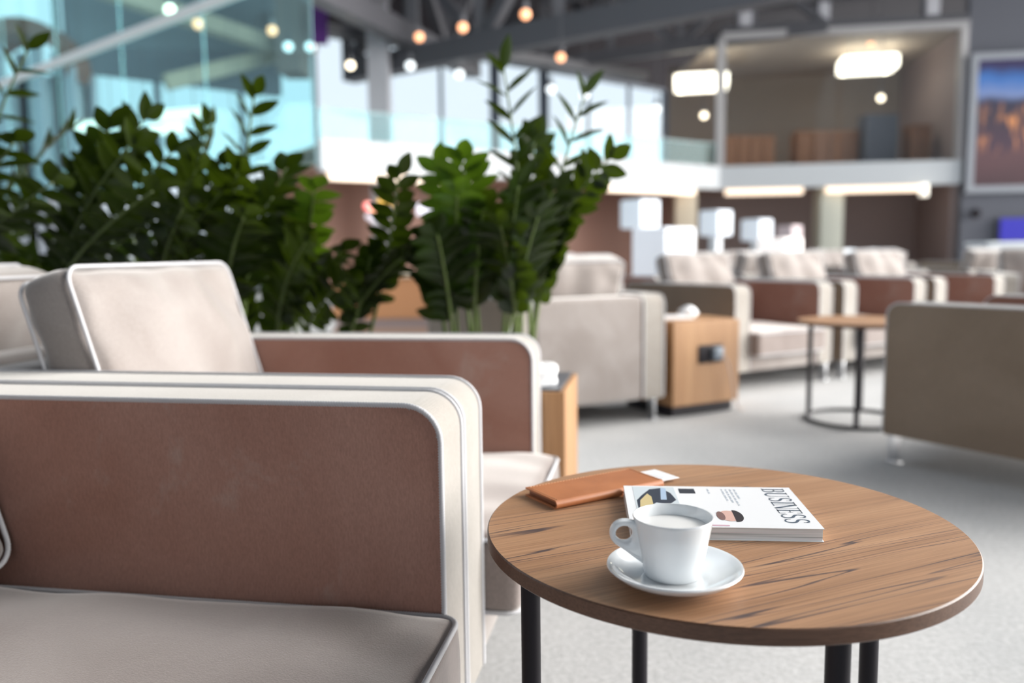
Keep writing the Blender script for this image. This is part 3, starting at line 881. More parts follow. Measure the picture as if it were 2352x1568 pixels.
quadbox('wall_back_blocker', -30, 10, -6.3, -6, 4.2, 9.6, M['slate'])  # unseen, added to block fill from behind; left open low for front light
quadbox('wall_right_blocker', 2.2, 2.5, -6, 0.25, 0, 9.6, M['white_band'])  # unseen wall added to keep side light off the sofa seat
quadbox('ceiling_blocker', -30, 10, -6, 3.5, 9.6, 9.8, M['dark_ceiling'])  # unseen roof piece, sized to cut overhead light on the sofa
quadbox('wall_left_blocker', -30.3, -30, -6, 46, 0, 9.6, M['slate'])  # unseen, added to cut the light coming from the left
PB0, PB1, PC1, PD1 = V((-3.9, 17.3, 0)), V((6.05, 24, 0)), V((12.5, 23.0, 0)), V((20, 21.9, 0))
nB = V((-(PB1 - PB0).y, (PB1 - PB0).x, 0)).normalized()
nC = V((-(PC1 - PB1).y, (PC1 - PB1).x, 0)).normalized()
Z0, Z1, ZG = 2.6, 3.25, 3.86
# white fascia of the upper floor, two runs, and a third going left
PA0 = V((-14.0, 25.0, 0))
def run(nm, p, q, z0, z1, th, off, mat, **k):
    bm = BM(); slab(bm, p, q, z0, z1, th, off); return struct(nm, bm, mat)
run('trim_1', PB0, PB1, Z0, Z1, 0.3, 0.15, M['white_band'])
run('trim_2', PB1, PC1, Z0, Z1, 0.3, 0.15, M['white_band'])
# slabs and soffit
def flat(nm, pts, z0, z1, mat):
    bm = BM(); A = [bm.verts.new((p[0], p[1], z0)) for p in pts]; B = [bm.verts.new((p[0], p[1], z1)) for p in pts]
    n = len(pts); bm.faces.new(A); bm.faces.new(B)
    for k in range(n): bm.faces.new((A[k], A[(k + 1) % n], B[(k + 1) % n], B[k]))
    return struct(nm, bm, mat)
M['soffit'] = plain('warm_soffit', (0.42, 0.27, 0.20), 0.7)
BK0, BK1, CK1 = PB0 + nB * 3.2, PB1 + (nB + nC) * 1.9, PC1 + nC * 3.4
flat('ceiling_soffit', [PB0 + nB * .31, PB1 + (nB + nC) * .2, PC1 + nC * .31, CK1, BK1, BK0], Z0 + 0.1, Z0 + 0.3, M['soffit'])
run('wall_back_left', BK0, BK1, 0, Z0 + .1, 0.2, 0, M['brown'])
run('wall_back_right', BK1, CK1, 0, Z0 + .1, 0.2, 0, M['mauve'])
run('wall_side', PC1 + nC * .3, CK1 + nC * 2.1, 0, 7.2, 0.2, 0.05, M['mauve'])
flat('floor_upper', [PB0 + nB * .31, PB1 + (nB + nC) * .2, PC1 + nC * .31, CK1 + nC * 1.9, BK1 + nC * 1.9, BK0], Z1 - .25, Z1 - .1, M['soffit'])
# upper room on the right
run('wall_upper_room', BK1 + nC * 2, CK1 + nC * 2, Z1, 7.2, 0.2, 0, plain('warm_grey_wall', (0.33, 0.28, 0.25), 0.8))
M['up_ceil'] = plain('upper_room_ceiling', (0.42, 0.36, 0.31), 0.8)
flat('ceiling_upper_room', [PB1 + nC * .05, PC1 + nC * .05, CK1 + nC * 2, BK1 + nC * 2], 6.75, 6.85, M['up_ceil'])
run('wall_slate', PC1 + V((0.02, 0, 0)), PD1, 0, 9.6, 0.3, 0.15, M['slate'])
run('wall_over_room', PB1, PC1, 6.85, 7.15, 0.25, 0.1, M['truss'])
run('ceiling_beam_left', PB0 - (PB1 - PB0) * .02, PB1, 6.2, 6.45, 0.5, 3.2, M['truss'])
# glazing of the upper floor
M['glass_edge'] = plain('glass_edge', (.25, .42, .45), .3)
def glazing(nm, p, q, z0, z1, off, mat, n, label):
    t = thing(nm, label, 'railing')
    dirv = (q - p)
    nrm = V((-dirv.y, dirv.x, 0)).normalized()
    for k in range(n):
        bm = BM(); slab(bm, p + dirv * ((k + .004) / n), p + dirv * ((k + .996) / n), z0, z1, 0.02, off)
        link_mesh('glass_panel', bm, mat, t, False)
    bm = BM(); bar(bm, p + nrm * off + V((0, 0, z1 + .02)), q + nrm * off + V((0, 0, z1 + .02)), 0.025, 0.03)
    link_mesh('handrail', bm, M['glass_edge'], t, False)
    return t
glazing('glass_railing', PB0, PB1, Z1, ZG, 0.1, M['glass_cyan'], 7, 'pale cyan glass railing along the upper floor, above the white band')
w = thing('window_room_front', 'upper room window front', 'window'); w['kind'] = 'structure'; w.name = 'window_1'
for nm, a, b in (('pane', 0.0, 0.5), ('pane', 0.5, 1.0)):
    bm = BM(); slab(bm, PB1.lerp(PC1, a + .006), PB1.lerp(PC1, b - .006), Z1, 6.8, 0.02, 0.1); link_mesh(nm, bm, M['glass_clear'], w, False)
bm = BM()
for u in (0.0, 0.99):
    P_ = PB1.lerp(PC1, u); bar(bm, P_ + V((0, 0, Z1)) + nC * .1, P_ + V((0, 0, 6.9)) + nC * .1, 0.22)
bar(bm, PB1 + V((0, 0, 6.85)), PC1 + V((0, 0, 6.85)), 0.2)
link_mesh('window_frame', bm, plain('pale_grey_frame', (0.42, 0.41, 0.42), 0.5), w, False)

# light lines under the fascia
def ledline(p, q, off, label, z=Z0 - 0.084, wd=0.24):
    bm = BM(); dv = (q - p).normalized(); nn = V((-dv.y, dv.x, 0))
    bar(bm, p + nn * off + V((0, 0, z)), q + nn * off + V((0, 0, z)), wd, 0.17)
    tag(link_mesh('light_strip', bm, M['led'], None, False), label, 'light', 'warm light strips under the upper floor')
ledline(PB0.lerp(PB1, .02), PB0.lerp(PB1, .34), .25, 'warm light strip above the red and yellow sign')
ledline(PB0.lerp(PB1, .66), PB0.lerp(PB1, .93), .25, 'warm light strip left of the cream corner column')
ledline(PB1.lerp(PC1, .03), PB1.lerp(PC1, .36), .25, 'warm light strip between the two cream columns')
ledline(PB1.lerp(PC1, .46), PB1.lerp(PC1, .86), .25, 'warm light strip right of the pale column')
# columns
def column(px, yy, wd, z1, mat, label):
    p = aty(px, 600, yy)
    bm = BM(); box(bm, -wd / 2, wd / 2, -wd / 2, wd / 2, 0, z1, .02, 2)
    o = link_mesh('column', bm, mat); o.location = (p.x, p.y, 0); o['kind'] = 'structure'
    return o
column(1570, 24.3, 0.62, Z0 + .08, M['beige_col'], '')
column(1898, 24.2, 0.66, Z0 + .08, plain('grey_green_column', (0.52, 0.53, 0.46), 0.6), '')
M['post'] = plain('pale_steel_post', (0.42, 0.42, 0.46), .5)
# tall hall posts reaching to the ceiling
for i, (px, yy, zt, zb, wd) in enumerate(((875, 20.5, 9.6, 0, .5), (1705, 23.9, 9.6, 7.1, .34), (1882, 23.7, 9.6, 7.15, .3), (2125, 23.3, 9.6, 7.15, .36))):
    p = aty(px, 300, yy); bm = BM(); box(bm, -wd / 2, wd / 2, -wd / 2, wd / 2, zb, zt)
    o = struct('column_post', bm, M['post']); o.location = (p.x, p.y, 0)
# roof trusses: chords with webs, each a thing
def truss(label, p, q, hgt, n, wd=.22, web=.12):
    p, q = V(p), V(q)
    t = thing('roof_truss', label, 'truss', group='grey steel roof trusses')
    t['kind'] = 'structure'
    up = V((0, 0, hgt))
    for a, b in ((p, q), (p + up, q + up)):
        bm = BM(); bar(bm, a, b, wd, wd * 1.2); link_mesh('chord', bm, M['truss'], t, False)
    for k in range(n):
        a = p.lerp(q, k / n); b = p.lerp(q, (k + 1) / n)
        bm = BM(); bar(bm, a, b + up if k % 2 == 0 else b, web) if k % 2 == 0 else bar(bm, a + up, b, web)
        link_mesh('web', bm, M['truss'], t, False)
        bm = BM(); bar(bm, a, a + up, web); link_mesh('post', bm, M['truss'], t, False)
    return t
truss('near grey roof truss crossing above the tallest plants', aty(800, 165, 22), aty(2000, -70, 15), 2.6, 6, .44, .26)
truss('roof truss running away at upper centre, lit warm underneath', aty(560, -110, 14), aty(1090, 160, 25), 2.4, 5, .40, .26)
truss('high dark roof truss farthest up, behind the other two', aty(1000, 90, 28), aty(2300, -60, 22), 2.4, 6, .34, .24)
truss('short roof truss over the upper room front', aty(1250, 150, 25.5), aty(1900, 60, 23.5), 1.9, 4, .28, .2)

# far window wall behind the upper floor: posts, sill, head; the sky stands behind it
FW0, FW1 = V((-13.9, 17.1, 0)), V((9.6, 36.1, 0))
def farwin():
    dv = FW1 - FW0
    n = 14
    for k in range(n):
        t = thing('window_%d' % (k + 2), 'tall far window', 'window'); t['kind'] = 'structure'
        a, b = FW0 + dv * (k / n), FW0 + dv * ((k + 1) / n)
        bm = BM(); slab(bm, a, b, 1.2, 7.2, .03, 0); link_mesh('pane', bm, M['glass_clear'], t, False)
        bm = BM(); wdt = .34 if k in (8, 9, 12) else .12
        bar(bm, a + V((0, 0, 1.2)), a + V((0, 0, 7.2)), wdt)
        bar(bm, a + V((0, 0, 1.2)), b + V((0, 0, 1.2)), .14); bar(bm, a + V((0, 0, 7.2)), b + V((0, 0, 7.2)), .2)
        link_mesh('window_frame', bm, plain('dark_window_frame', (0.10, 0.12, 0.16), .5), t, False)
farwin()
flat('ceiling', [(-15.2, 13.0), (24, 13.0), (24, 47.7), (9.6, 36.1), (-13.9, 17.1)], 9.6, 9.8, M['dark_ceiling'])
run('wall_far_low', FW0, FW1, 0, 1.2, .3, 0, plain('pale_far_wall', (.62, .68, .72), .7))
run('wall_far_high', FW0, FW1, 7.2, 9.6, .3, 0, M['dark_ceiling'])
# dark upper bulkhead at the left
M['bluegrey'] = plain('blue_grey_wall', (0.12, 0.145, 0.18), .8)
a, b = aty(165, 300, 18.6), aty(645, 300, 21.8)
run('wall_bulkhead', V((a.x, a.y, 0)), V((b.x, b.y, 0)), 4.95, 9.6, .3, 0, M['bluegrey'])
M['beam_cream'] = plain('cream_beam', (0.36, 0.30, 0.23), .6)
for i, (p, q) in enumerate(((aty(225, -30, 16.5), aty(690, 125, 20.2)), (aty(380, 190, 18.6), aty(720, 105, 20.4)))):
    bm = BM(); bar(bm, p, q, .35, .32); struct('ceiling_beam', bm, M['beam_cream'])
bm = BM(); bar(bm, aty(645, 60, 19.5), aty(700, 60, 19.5), .9, 2.2); struct('wall_pier', bm, plain('taupe_pier', (0.20, 0.16, 0.15), .8))
# violet banner
bm = BM(); p, q = aty(715, 52, 19), aty(752, 52, 19); bar(bm, p, q, .06, .95)
tag(link_mesh('violet_banner', bm, plain('violet_cloth', (0.085, 0.015, 0.16), .7), None, False), 'violet banner hanging at the top left of centre', 'banner')

# left glass screen with its bright rail
SA0, SA1 = V((-11.2, 17.3, 0)), V((-2.25, 9.7, 0))
t = thing('glass_screen', 'tall blue green glass screen with slanting bright rail behind the left plants', 'glass screen')
dv = SA1 - SA0
for k in range(5):
    bm = BM(); slab(bm, SA0 + dv * ((k + .003) / 5), SA0 + dv * ((k + .997) / 5), 1.9, 7.2, .02)
    link_mesh('glass_panel', bm, M['glass_blue'], t, False)
for k in (1, 2, 3, 4, 5):
    c = SA0 + dv * (k / 5); bm = BM(); bar(bm, c + V((0, 0, 1.9)), c + V((0, 0, 7.2)), .014); link_mesh('joint', bm, M['glass_edge'], t, False)
p, q = aty(-60, 218, 17.25), aty(505, -2, 11.9)
nn = V((-dv.y, dv.x, 0)).normalized()
def hit(px, py):
    dr = ray(px, py); n_ = V((dv.y, -dv.x, 0)); s = (SA0 - EYE).dot(n_) / dr.dot(n_); return EYE + dr * s
bm = BM(); tube(bm, [hit(-60, 218), hit(500, 2), hit(560, -22)], .075, 12)
link_mesh('rail', bm, plain('white_rail', (.78, .80, .80), .3), t)

# arched kiosk behind the glass at the left
k = thing('arched_kiosk', 'tall arched brown canopy on grey posts at the left edge', 'canopy', (aty(100, 600, 18.5).x, 18.5, 0), 0)
bm = BM(); rr = 1.22
ring_o = [(rr * math.cos(PI * j / 20), 5.0 + .95 * math.sin(PI * j / 20)) for j in range(21)]
ring_i = [(x * .86, z - .32) for x, z in reversed(ring_o)]
prism(bm, ring_o + ring_i, -.5, .5)
link_mesh('canopy', bm, plain('brown_canopy', (0.22, 0.10, 0.07), .8), k, True, 30)
for x in (-1.1, -.4, .4, 1.1):
    for y in (-.42, .42):
        bm = BM(); box(bm, x - .11, x + .11, y - .06, y + .06, 0, 5.4 if abs(x) < 1 else 4.95); link_mesh('post', bm, plain('lilac_grey_post', (.36, .37, .43), .6), k, False)
bm = BM(); box(bm, -1.1, 1.1, .36, .40, 0, 4.9); link_mesh('back_panel', bm, plain('lilac_panel', (.48, .50, .55), .7), k, False)

# ceiling light bars behind the left plants
for i, (pa, pb, yy, lb) in enumerate((((178, 292), (275, 283), 18, 'cream light bar beside the arched kiosk, upper one'),
        ((180, 320), (250, 316), 18.4, 'cream light bar beside the arched kiosk, lower one'),
        ((350, 268), (470, 258), 18, 'longest cream light bar above the left plants'),
        ((305, 305), (420, 290), 18.5, 'cream light bar below the longest one'),
        ((300, 332), (350, 322), 19, 'short cream light bar lowest of its cluster'),
        ((530, 368), (560, 375), 18, 'small round warm light left of the middle frond'),
        ((595, 385), (615, 388), 18, 'small warm light right behind the middle frond'))):
    A_, B_ = aty(*pa, yy), aty(*pb, yy); mid = A_.lerp(B_, .5)
    t = thing('light_bar', lb, 'light', mid, 0, 'cream light bars at the left')
    bm = BM(); bar(bm, A_ - mid, B_ - mid, .22, .18); link_mesh('diffuser', bm, M['led_white'], t, False)
    bm = BM()
    for c in (.2, .8):
        c_ = A_.lerp(B_, c) - mid; bar(bm, c_, V((c_.x, c_.y, 9.6 - mid.z)), .012)
    link_mesh('rod', bm, M['truss'], t, False)

# pendants
def pendant(px, py, yy, warm, r=.09, es=1.5, label=''):
    p = aty(px, py, yy)
    t = thing('pendant_lamp', label, 'lamp', p, 0, 'small hanging globe lamps')
    bm = BM(); bmesh.ops.create_uvsphere(bm, u_segments=20, v_segments=12, radius=r)
    link_mesh('bulb', bm, M['warm_bulb'] if warm == 1 else M['white_bulb'] if warm == 0 else M['hot_bulb'], t)
    bm = BM(); lathe(bm, [(r * .5, r * .8), (r * .62, r * .85), (r * .62, r * 2.3), (r * .2, r * 2.6), (0, r * 2.6)], 16); link_mesh('socket', bm, M['truss'], t)
    bm = BM(); tube(bm, [(0, 0, r * 2.5), (0, 0, max(9.6 - p.z, .5))], .012, 6); link_mesh('cord', bm, M['truss'], t)
M['warm_bulb'] = plain('amber_bulb', (.7, .4, .25), .4, emis=(1.0, .42, .20), es=2.2)
M['white_bulb'] = plain('white_bulb', (.9, .9, .9), .4, emis=(.88, .96, 1.0), es=1.6)
M['hot_bulb'] = plain('bright_bulb', (.9, .85, .75), .4, emis=(1.0, .86, .62), es=4.0)
for px, py, yy, wm, lb in ((963, 85, 17, 1, 'amber hanging bulb, left of the row of three under the truss'), (1063, 63, 16, 1, 'amber hanging bulb, middle of the row of three under the truss'),
        (1207, 33, 15, 1, 'amber hanging bulb nearest the top edge, right of the row of three'), (1288, 132, 17.5, 1, 'amber hanging bulb against the dark roof above the right fronds'),
        (625, 70, 15.5, 1, 'amber hanging bulb left of the violet banner'), (455, 55, 14.5, 1, 'amber hanging bulb right of the bright rail'),
        (390, 22, 14.5, 2, 'bright warm bulb touching the bright rail'), (805, 150, 19, 2, 'bright warm bulb in front of the upper windows'),
        (662, 107, 18.5, 0, 'white bulb, left of the close pair by the violet banner'), (712, 107, 18.5, 0, 'white bulb, right of the close pair by the violet banner'),
        (942, 151, 19.5, 0, 'white bulb just right of the grey hall post'), (1055, 170, 20.5, 0, 'white bulb left of the tallest frond'),
        (1265, 205, 21.5, 0, 'white bulb between the two tallest fronds'), (1343, 218, 21.5, 0, 'white bulb behind the tip of the right tall frond'),
        (1508, 250, 22, 0, 'white bulb over the glass railing, left of the room lamps'),
        (1617, 265, 23.5, 2, 'warm bulb below the left ceiling lamp of the upper room'), (2023, 225, 23.5, 2, 'warm bulb below the right ceiling lamp of the upper room'),
        (2000, 98, 24.5, 1, 'faint amber bulb above the right ceiling lamp')):
    pendant(px, py, yy, wm, .085 if wm != 0 else .10, label=lb)
# square lamps of the upper room
for px, py, lb in ((1610, 190, 'square ceiling lamp, left one in the upper room'), (1992, 149, 'square ceiling lamp, right one in the upper room')):
    p = aty(px, py, 25.2)
    t = thing('square_ceiling_lamp', lb, 'lamp', p, math.radians(-12), 'square lamps in the upper room')
    bm = BM(); s = .66
    for a, b in (((-s, -.5), (s, -.5)), ((s, -.5), (s, .5)), ((s, .5), (-s, .5)), ((-s, .5), (-s, -.5))):
        bar(bm, (*a, 0), (*b, 0), .22, .34)
    link_mesh('light_tube', bm, M['lamp_hot'] if 'lamp_hot' in M else M.setdefault('lamp_hot', plain('lamp_glow', (.9, .9, .85), .5, emis=(1, .93, .76), es=3)), t, False)
    bm = BM()
    for a in (-.5, .5): tube(bm, [(a, 0, .1), (a, 0, 6.75 - p.z)], .015, 6)
    link_mesh('hanger', bm, M['truss'], t)
# spot at the right end of the soffit
p = aty(2122, 437, 22.9); bm = BM(); tube(bm, [p + V((0, 0, -.16)), p + V((0.0, 0, .18))], .11, 14)
tag(link_mesh('spot_lamp', bm, M['led_white'], None), 'bright white spot at the right end of the white band', 'light')
# furniture in the upper room
for i, (px0, px1, py0, py1, yy, mt, nm, lb) in enumerate(((1990, 2065, 262, 335, 24.6, M['slate'], 'dark_cabinet', 'dark cabinet in the upper room under the right lamp'),
        (1665, 1780, 312, 352, 25.0, None, 'wooden_counter', 'brown wooden counter in the upper room, left part'),
        (1830, 1975, 300, 345, 25.0, None, 'wooden_counter', 'brown wooden counter in the upper room beside the dark cabinet'),
        (2095, 2140, 285, 335, 24.4, None, 'wooden_counter', 'brown wooden counter at the right end of the upper room'))):
    a, b = aty(px0, py0, yy), aty(px1, py0, yy)
    bm = BM(); h0 = a.z
    box(bm, a.x, b.x, yy, yy + .6, Z1 - .1, h0, .02, 1)
    for kx in range(4):
        box(bm, a.x + (b.x - a.x) * (kx + .1) / 4, a.x + (b.x - a.x) * (kx + .9) / 4, yy - .03, yy, Z1, h0 - .12)
    tag(link_mesh(nm, bm, mt or plain('reddish_wood', (.26, .12, .06), .6), None, False), lb, 'furniture')

# ------------------------------------------------------------------ things on the far floor
def lamp(px0, px1, py0, py1, yy, label, glow, col=(.70, .75, .82)):
    a, b = aty(px0, py0, yy), aty(px1, py1, yy)
    w_ = (b.x - a.x); h_ = a.z - b.z
    s = w_ / math.sqrt(2) * .98
    t = thing('box_floor_lamp', label, 'lamp', ((a.x + b.x) / 2, yy, 0), math.radians(38), 'white box shade floor lamps')
    m_ = plain('lamp_shade_white', col, .6, emis=col, es=glow)
    bm = BM(); box(bm, -s / 2, s / 2, -s / 2, s / 2, b.z, a.z, .03, 2); link_mesh('lamp_shade', bm, m_, t)
    bm = BM(); box(bm, -.09, .09, -.09, .09, 0.02, b.z, .01, 1); link_mesh('pole', bm, plain('white_pole', (.75, .77, .80), .5), t)
    bm = BM(); box(bm, -.25, .25, -.25, .25, 0, .03, .01, 1); link_mesh('base', bm, plain('white_base', (.75, .77, .80), .5), t)
lamp(1424, 1516, 460, 524, 14, 'tall white box shade floor lamp, left of the cream column', .35)
lamp(1606, 1682, 484, 541, 16, 'white box shade floor lamp right of the cream column', .35)
lamp(1702, 1774, 504, 552, 18, 'white box shade floor lamp, third from the left on a tall pole', .35)
lamp(1784, 1842, 518, 552, 20, 'pinkish box shade floor lamp just above the glowing low lamp', .05, (.72, .6, .62))
lamp(1450, 1597, 524, 640, 8.6, 'largest and nearest white box shade lamp, standing behind the pale grey chairs', .45, (.66, .70, .76))
lamp(1738, 1842, 547, 645, 12, 'glowing white box shade lamp, lowest and rightmost of the lit ones', .7, (.8, .74, .72))
def tub(px, yy, label):
    p = aty(px, 600, yy)
    t = thing('tub_chair', label, 'chair', (p.x, yy, 0), math.radians(-80 + px % 17), 'white tub chairs')
    bm = BM()
    rows = []
    for j in range(13):
        a = math.radians(60 + 240 * j / 12)
        hgt = .62 + .22 * math.sin(PI * j / 12)
        col = [(.30, .26), (.34, .45), (.33, hgt - .03), (.315, hgt), (.29, hgt - .03), (.28, .45), (.25, .3)]
        rows.append([bm.verts.new((r_ * math.cos(a), r_ * math.sin(a), z_)) for r_, z_ in col])
    for A, B in zip(rows, rows[1:]):
        for q in range(6): bm.faces.new((A[q], A[q + 1], B[q + 1], B[q]))
    link_mesh('shell', bm, M['tub'], t, True, 60)
    bm = BM(); lathe(bm, [(0, .25), (.27, .25), (.29, .3), (.28, .42), (.2, .44), (0, .445)], 28); link_mesh('seat', bm, M['tub'], t)
    bm = BM(); lathe(bm, [(0, 0), (.22, 0), (.22, .015), (.03, .03), (.03, .25), (0, .25)], 24); link_mesh('pedestal', bm, M['steel'], t)
M['tub'] = plain('white_shell', (.85, .9, .95), .4)
tub(1912, 13.2, 'white tub chair, left of three at the foot of the pale column')
tub(1976, 14.3, 'white tub chair, middle one of three below the pale column')
tub(2031, 15.2, 'white tub chair, right of three, against the grey wall')
# reception desk and screens on the slate wall
p, q = aty(2272, 556, 15), aty(2480, 556, 15)
t = thing('reception_desk', 'white desk under the blue screen at the right edge', 'desk', (p.x, 15, 0))
bm = BM(); box(bm, 0, q.x - p.x, 0, .7, .08, p.z - .05, .04, 3); link_mesh('front', bm, M['white_band'], t)
bm = BM(); box(bm, -.04, q.x - p.x + .04, -.05, .74, p.z - .05, p.z, .01, 2); link_mesh('worktop', bm, M['tub'], t)
bm = BM(); box(bm, .05, q.x - p.x - .05, .05, .65, 0, .08); link_mesh('plinth', bm, M['truss'], t, False)
def screen_mat():
    m, nt, N, L, b = nmat('city_screen')
    tc = N.new('ShaderNodeTexCoord'); sp = N.new('ShaderNodeSeparateXYZ'); L.new(tc.outputs['Object'], sp.inputs[0])
    n1 = noise(N, L, coords(N, L, (1.2, 1, 2.0)), 1.1, 3)
    ad = N.new('ShaderNodeMath'); ad.operation = 'MULTIPLY_ADD'; ad.inputs[1].default_value = .10; L.new(n1, ad.inputs[0])
    sc = N.new('ShaderNodeMath'); sc.operation = 'MULTIPLY'; sc.inputs[1].default_value = 1 / 4.0; L.new(sp.outputs['Z'], sc.inputs[0]); L.new(sc.outputs[0], ad.inputs[2])
    r = ramp(N, [(.0, (.045, .02, .025)), (.22, (.10, .045, .05)), (.34, (.06, .03, .05)), (.52, (.04, .025, .04)), (.61, (.02, .02, .05)), (.66, (.16, .22, .42)), (.76, (.03, .13, .40)), (.84, (.02, .01, .06)), (.95, (.015, .015, .08)), (1.0, (.015, .09, .32))])
    L.new(ad.outputs[0], r.inputs['Fac'])
    n2 = noise(N, L, coords(N, L, (2.6, 1, .8)), 1.3, 5, .65)
    r2 = ramp(N, [(.5, (0, 0, 0)), (.68, (.85, .33, .07))]); L.new(n2, r2.inputs['Fac'])
    msk = ramp(N, [(.24, (0, 0, 0)), (.36, (1, 1, 1)), (.5, (1, 1, 1)), (.62, (0, 0, 0))]); L.new(ad.outputs[0], msk.inputs['Fac'])
    c = mixc(N, L, 1.0, r2.outputs['Color'], msk.outputs['Color'], 'MULTIPLY')
    c2_ = mixc(N, L, 1.0, r.outputs['Color'], c, 'ADD')
    L.new(c2_, b.inputs['Emission Color']); b.inputs['Emission Strength'].default_value = 1.0
    b.inputs['Base Color'].default_value = (.01, .01, .01, 1); b.inputs['Roughness'].default_value = .3
    return m
wd_ = (PD1 - PC1).normalized(); wn = V((-wd_.y, wd_.x, 0))
wa = math.atan2(wd_.y, wd_.x)
def onwall(px, py):
    n_ = wn; o_ = PC1 + V((.15, 0, 0)); dr = ray(px, py); s = (o_ - EYE).dot(n_) / dr.dot(n_); return EYE + dr * (s * .995)
p0, p1 = onwall(2232, 428), onwall(2232, 140)
t = thing('wall_screen', 'large wall screen showing a city at dusk, upper right', 'screen', (p0.x, p0.y, p0.z), wa)
hs = p1.z - p0.z
bm = BM(); box(bm, 0, 5.2, -.06, -.02, 0, hs); link_mesh('display', bm, screen_mat(), t, False)
bm = BM()
for b in ((-.18, 5.4, -.18, 0), (-.18, 5.4, hs, hs + .18), (-.18, 0, 0, hs), (5.2, 5.4, 0, hs)): box(bm, b[0], b[1], -.1, 0, b[2], b[3])
link_mesh('frame', bm, plain('grey_frame', (.34, .36, .40), .5), t, False)
p0, p1 = onwall(2294, 553), onwall(2294, 502)
t = thing('blue_monitor', 'small blue lit monitor on the slate wall above the desk', 'screen', (p0.x, p0.y, p0.z), wa)
bm = BM(); box(bm, 0, 1.5, -.1, -.04, 0, p1.z - p0.z); link_mesh('display', bm, plain('blue_glow', (.02, .02, .1), .3, emis=(.025, .018, .45), es=.75), t, False)
bm = BM(); box(bm, -.05, 1.55, -.04, 0, -.05, p1.z - p0.z + .05); link_mesh('housing', bm, M['slate'], t, False)
p0 = onwall(2240, 490); bm = BM(); lathe(bm, [(0, 0), (.13, 0), (.13, .06), (.09, .09), (0, .09)], 20)
o = link_mesh('wall_speaker', bm, M['dark_ceiling']); o.location = p0; o.rotation_euler = (PI / 2, 0, wa); tag(o, 'small dark round speaker on the slate wall below the big screen', 'speaker')

# red and yellow sign, white screen, counters beyond the plants
def caps(p, q, r, mat, name, parent):
    bm = BM(); p, q = V(p), V(q)
    tube(bm, [p, q], r, 16)
    for c in (p, q):
        s = bmesh.ops.create_uvsphere(bm, u_segments=16, v_segments=8, radius=r)
        for v in s['verts']: v.co += c
    return link_mesh(name, bm, mat, parent)
def grad_sign():
    m, nt, N, L, b = nmat('red_yellow_sign')
    tc = N.new('ShaderNodeTexCoord'); sp = N.new('ShaderNodeSeparateXYZ'); L.new(tc.outputs['Object'], sp.inputs[0])
    mr = N.new('ShaderNodeMapRange'); mr.inputs[1].default_value = -.22; mr.inputs[2].default_value = .22; L.new(sp.outputs['X'], mr.inputs[0])
    r = ramp(N, [(.1, (1.0, .06, .05)), (.4, (1, .35, .05)), (.7, (1, .75, .25)), (1, (1, .6, .08))]); L.new(mr.outputs[0], r.inputs['Fac'])
    L.new(r.outputs['Color'], b.inputs['Emission Color']); b.inputs['Emission Strength'].default_value = 1.6
    return m
sp_ = aty(865, 483, 18.6)
t = thing('lit_sign', 'small lit red and yellow sign on the brown wall behind the plants', 'sign', sp_)
caps((-.2, 0, .1), (.2, 0, -.1), .09, grad_sign(), 'main_lozenge', t)
caps((.1, 0, .2), (.26, 0, .06), .07, plain('yellow_sign', (.8, .5, .1), .5, emis=(1, .6, .12), es=1), 'top_lozenge', t)
caps((-.2, 0, -.13), (-.02, 0, -.24), .06, plain('white_sign', (.7, .68, .75), .5, emis=(.8, .78, .9), es=.5), 'low_lozenge', t)
bm = BM(); a, b = aty(958, 495, 18.6), aty(1020, 466, 18.6); box(bm, a.x, b.x, 18.6, 18.65, a.z, b.z, .01, 1)
t = thing('menu_screen', 'small white lit screen hanging behind the plants', 'screen', (0, 0, 0))
link_mesh('display', bm, plain('screen_white', (.7, .68, .75), .4, emis=(.85, .82, .95), es=.9), t, False)
bm = BM()
for c in (.25, .75): bar(bm, (a.x + (b.x - a.x) * c, 18.63, a.z), (a.x + (b.x - a.x) * c, 18.63, Z0 + .12), .02)
link_mesh('rod', bm, M['truss'], t, False)
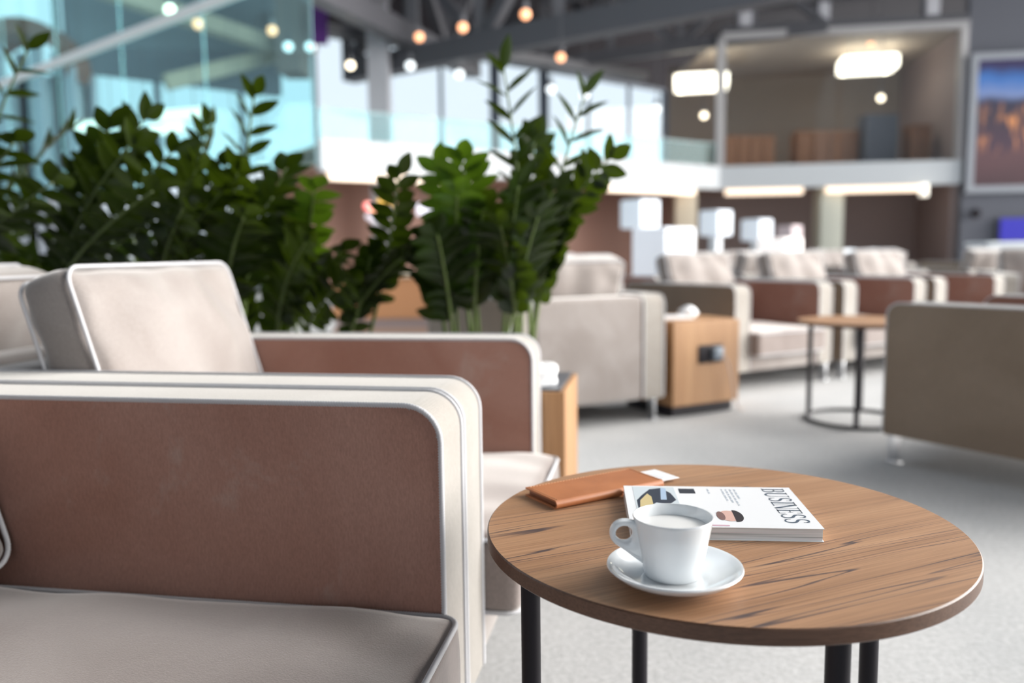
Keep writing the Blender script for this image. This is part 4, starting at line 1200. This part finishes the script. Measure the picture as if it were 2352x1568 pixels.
# oak reception counter seen through the stems
p, q = aty(760, 640, 8), aty(1010, 640, 8)
t = thing('oak_counter', 'orange oak counter seen between the plant stems', 'counter', (p.x, 8, 0))
wq = q.x - p.x
bm = BM(); box(bm, 0, wq, 0, .8, .22, .62, .01, 1); link_mesh('body', bm, plain('orange_oak', (.50, .24, .11), .5), t, False)
bm = BM(); box(bm, .02, wq - .02, .02, .78, .12, .22); link_mesh('shadow_gap', bm, M['mauve'], t, False)
bm = BM(); box(bm, -.03, wq + .03, -.03, .83, .62, .66, .005, 1); link_mesh('worktop', bm, M['beige_col'], t, False)
bm = BM(); box(bm, 0, wq, 0, .8, 0, .12); link_mesh('plinth', bm, M['soffit'], t, False)

# ------------------------------------------------------------------ light and view
W = bpy.data.worlds.new('sky'); SC.world = W; W.use_nodes = True
nt = W.node_tree; N, L = nt.nodes, nt.links
bg = N['Background']
tc = N.new('ShaderNodeTexCoord')
dt = N.new('ShaderNodeVectorMath'); dt.operation = 'DOT_PRODUCT'
nv = N.new('ShaderNodeVectorMath'); nv.operation = 'NORMALIZE'; L.new(tc.outputs['Generated'], nv.inputs[0])
L.new(nv.outputs['Vector'], dt.inputs[0]); dt.inputs[1].default_value = V((1.0, 0.02, 0.22)).normalized()
r = ramp(N, [(0.0, (0.72, 0.82, 0.90)), (0.66, (0.74, 0.83, 0.92)), (0.76, (1.1, 1.14, 1.18)), (0.88, (6.5, 6.4, 6.2)), (1.0, (13.5, 13.1, 12.6))])
mr = N.new('ShaderNodeMapRange'); mr.inputs[1].default_value = -1; mr.inputs[2].default_value = 1
L.new(dt.outputs['Value'], mr.inputs[0]); L.new(mr.outputs[0], r.inputs['Fac'])
# the open sky overhead is brighter than the horizon
sz = N.new('ShaderNodeSeparateXYZ'); L.new(nv.outputs['Vector'], sz.inputs[0])
m2 = N.new('ShaderNodeMapRange'); m2.inputs[1].default_value = 0.35; m2.inputs[2].default_value = 0.8; m2.inputs[3].default_value = 1.0; m2.inputs[4].default_value = 0.78
L.new(sz.outputs['Z'], m2.inputs[0])
L.new(r.outputs['Color'], bg.inputs['Color']); L.new(m2.outputs[0], bg.inputs['Strength'])
SC.view_settings.view_transform = 'Standard'
SC.view_settings.look = 'None'
SC.view_settings.exposure = 0.3
SC.view_settings.gamma = 1.0
SC.view_settings.use_curve_mapping = False
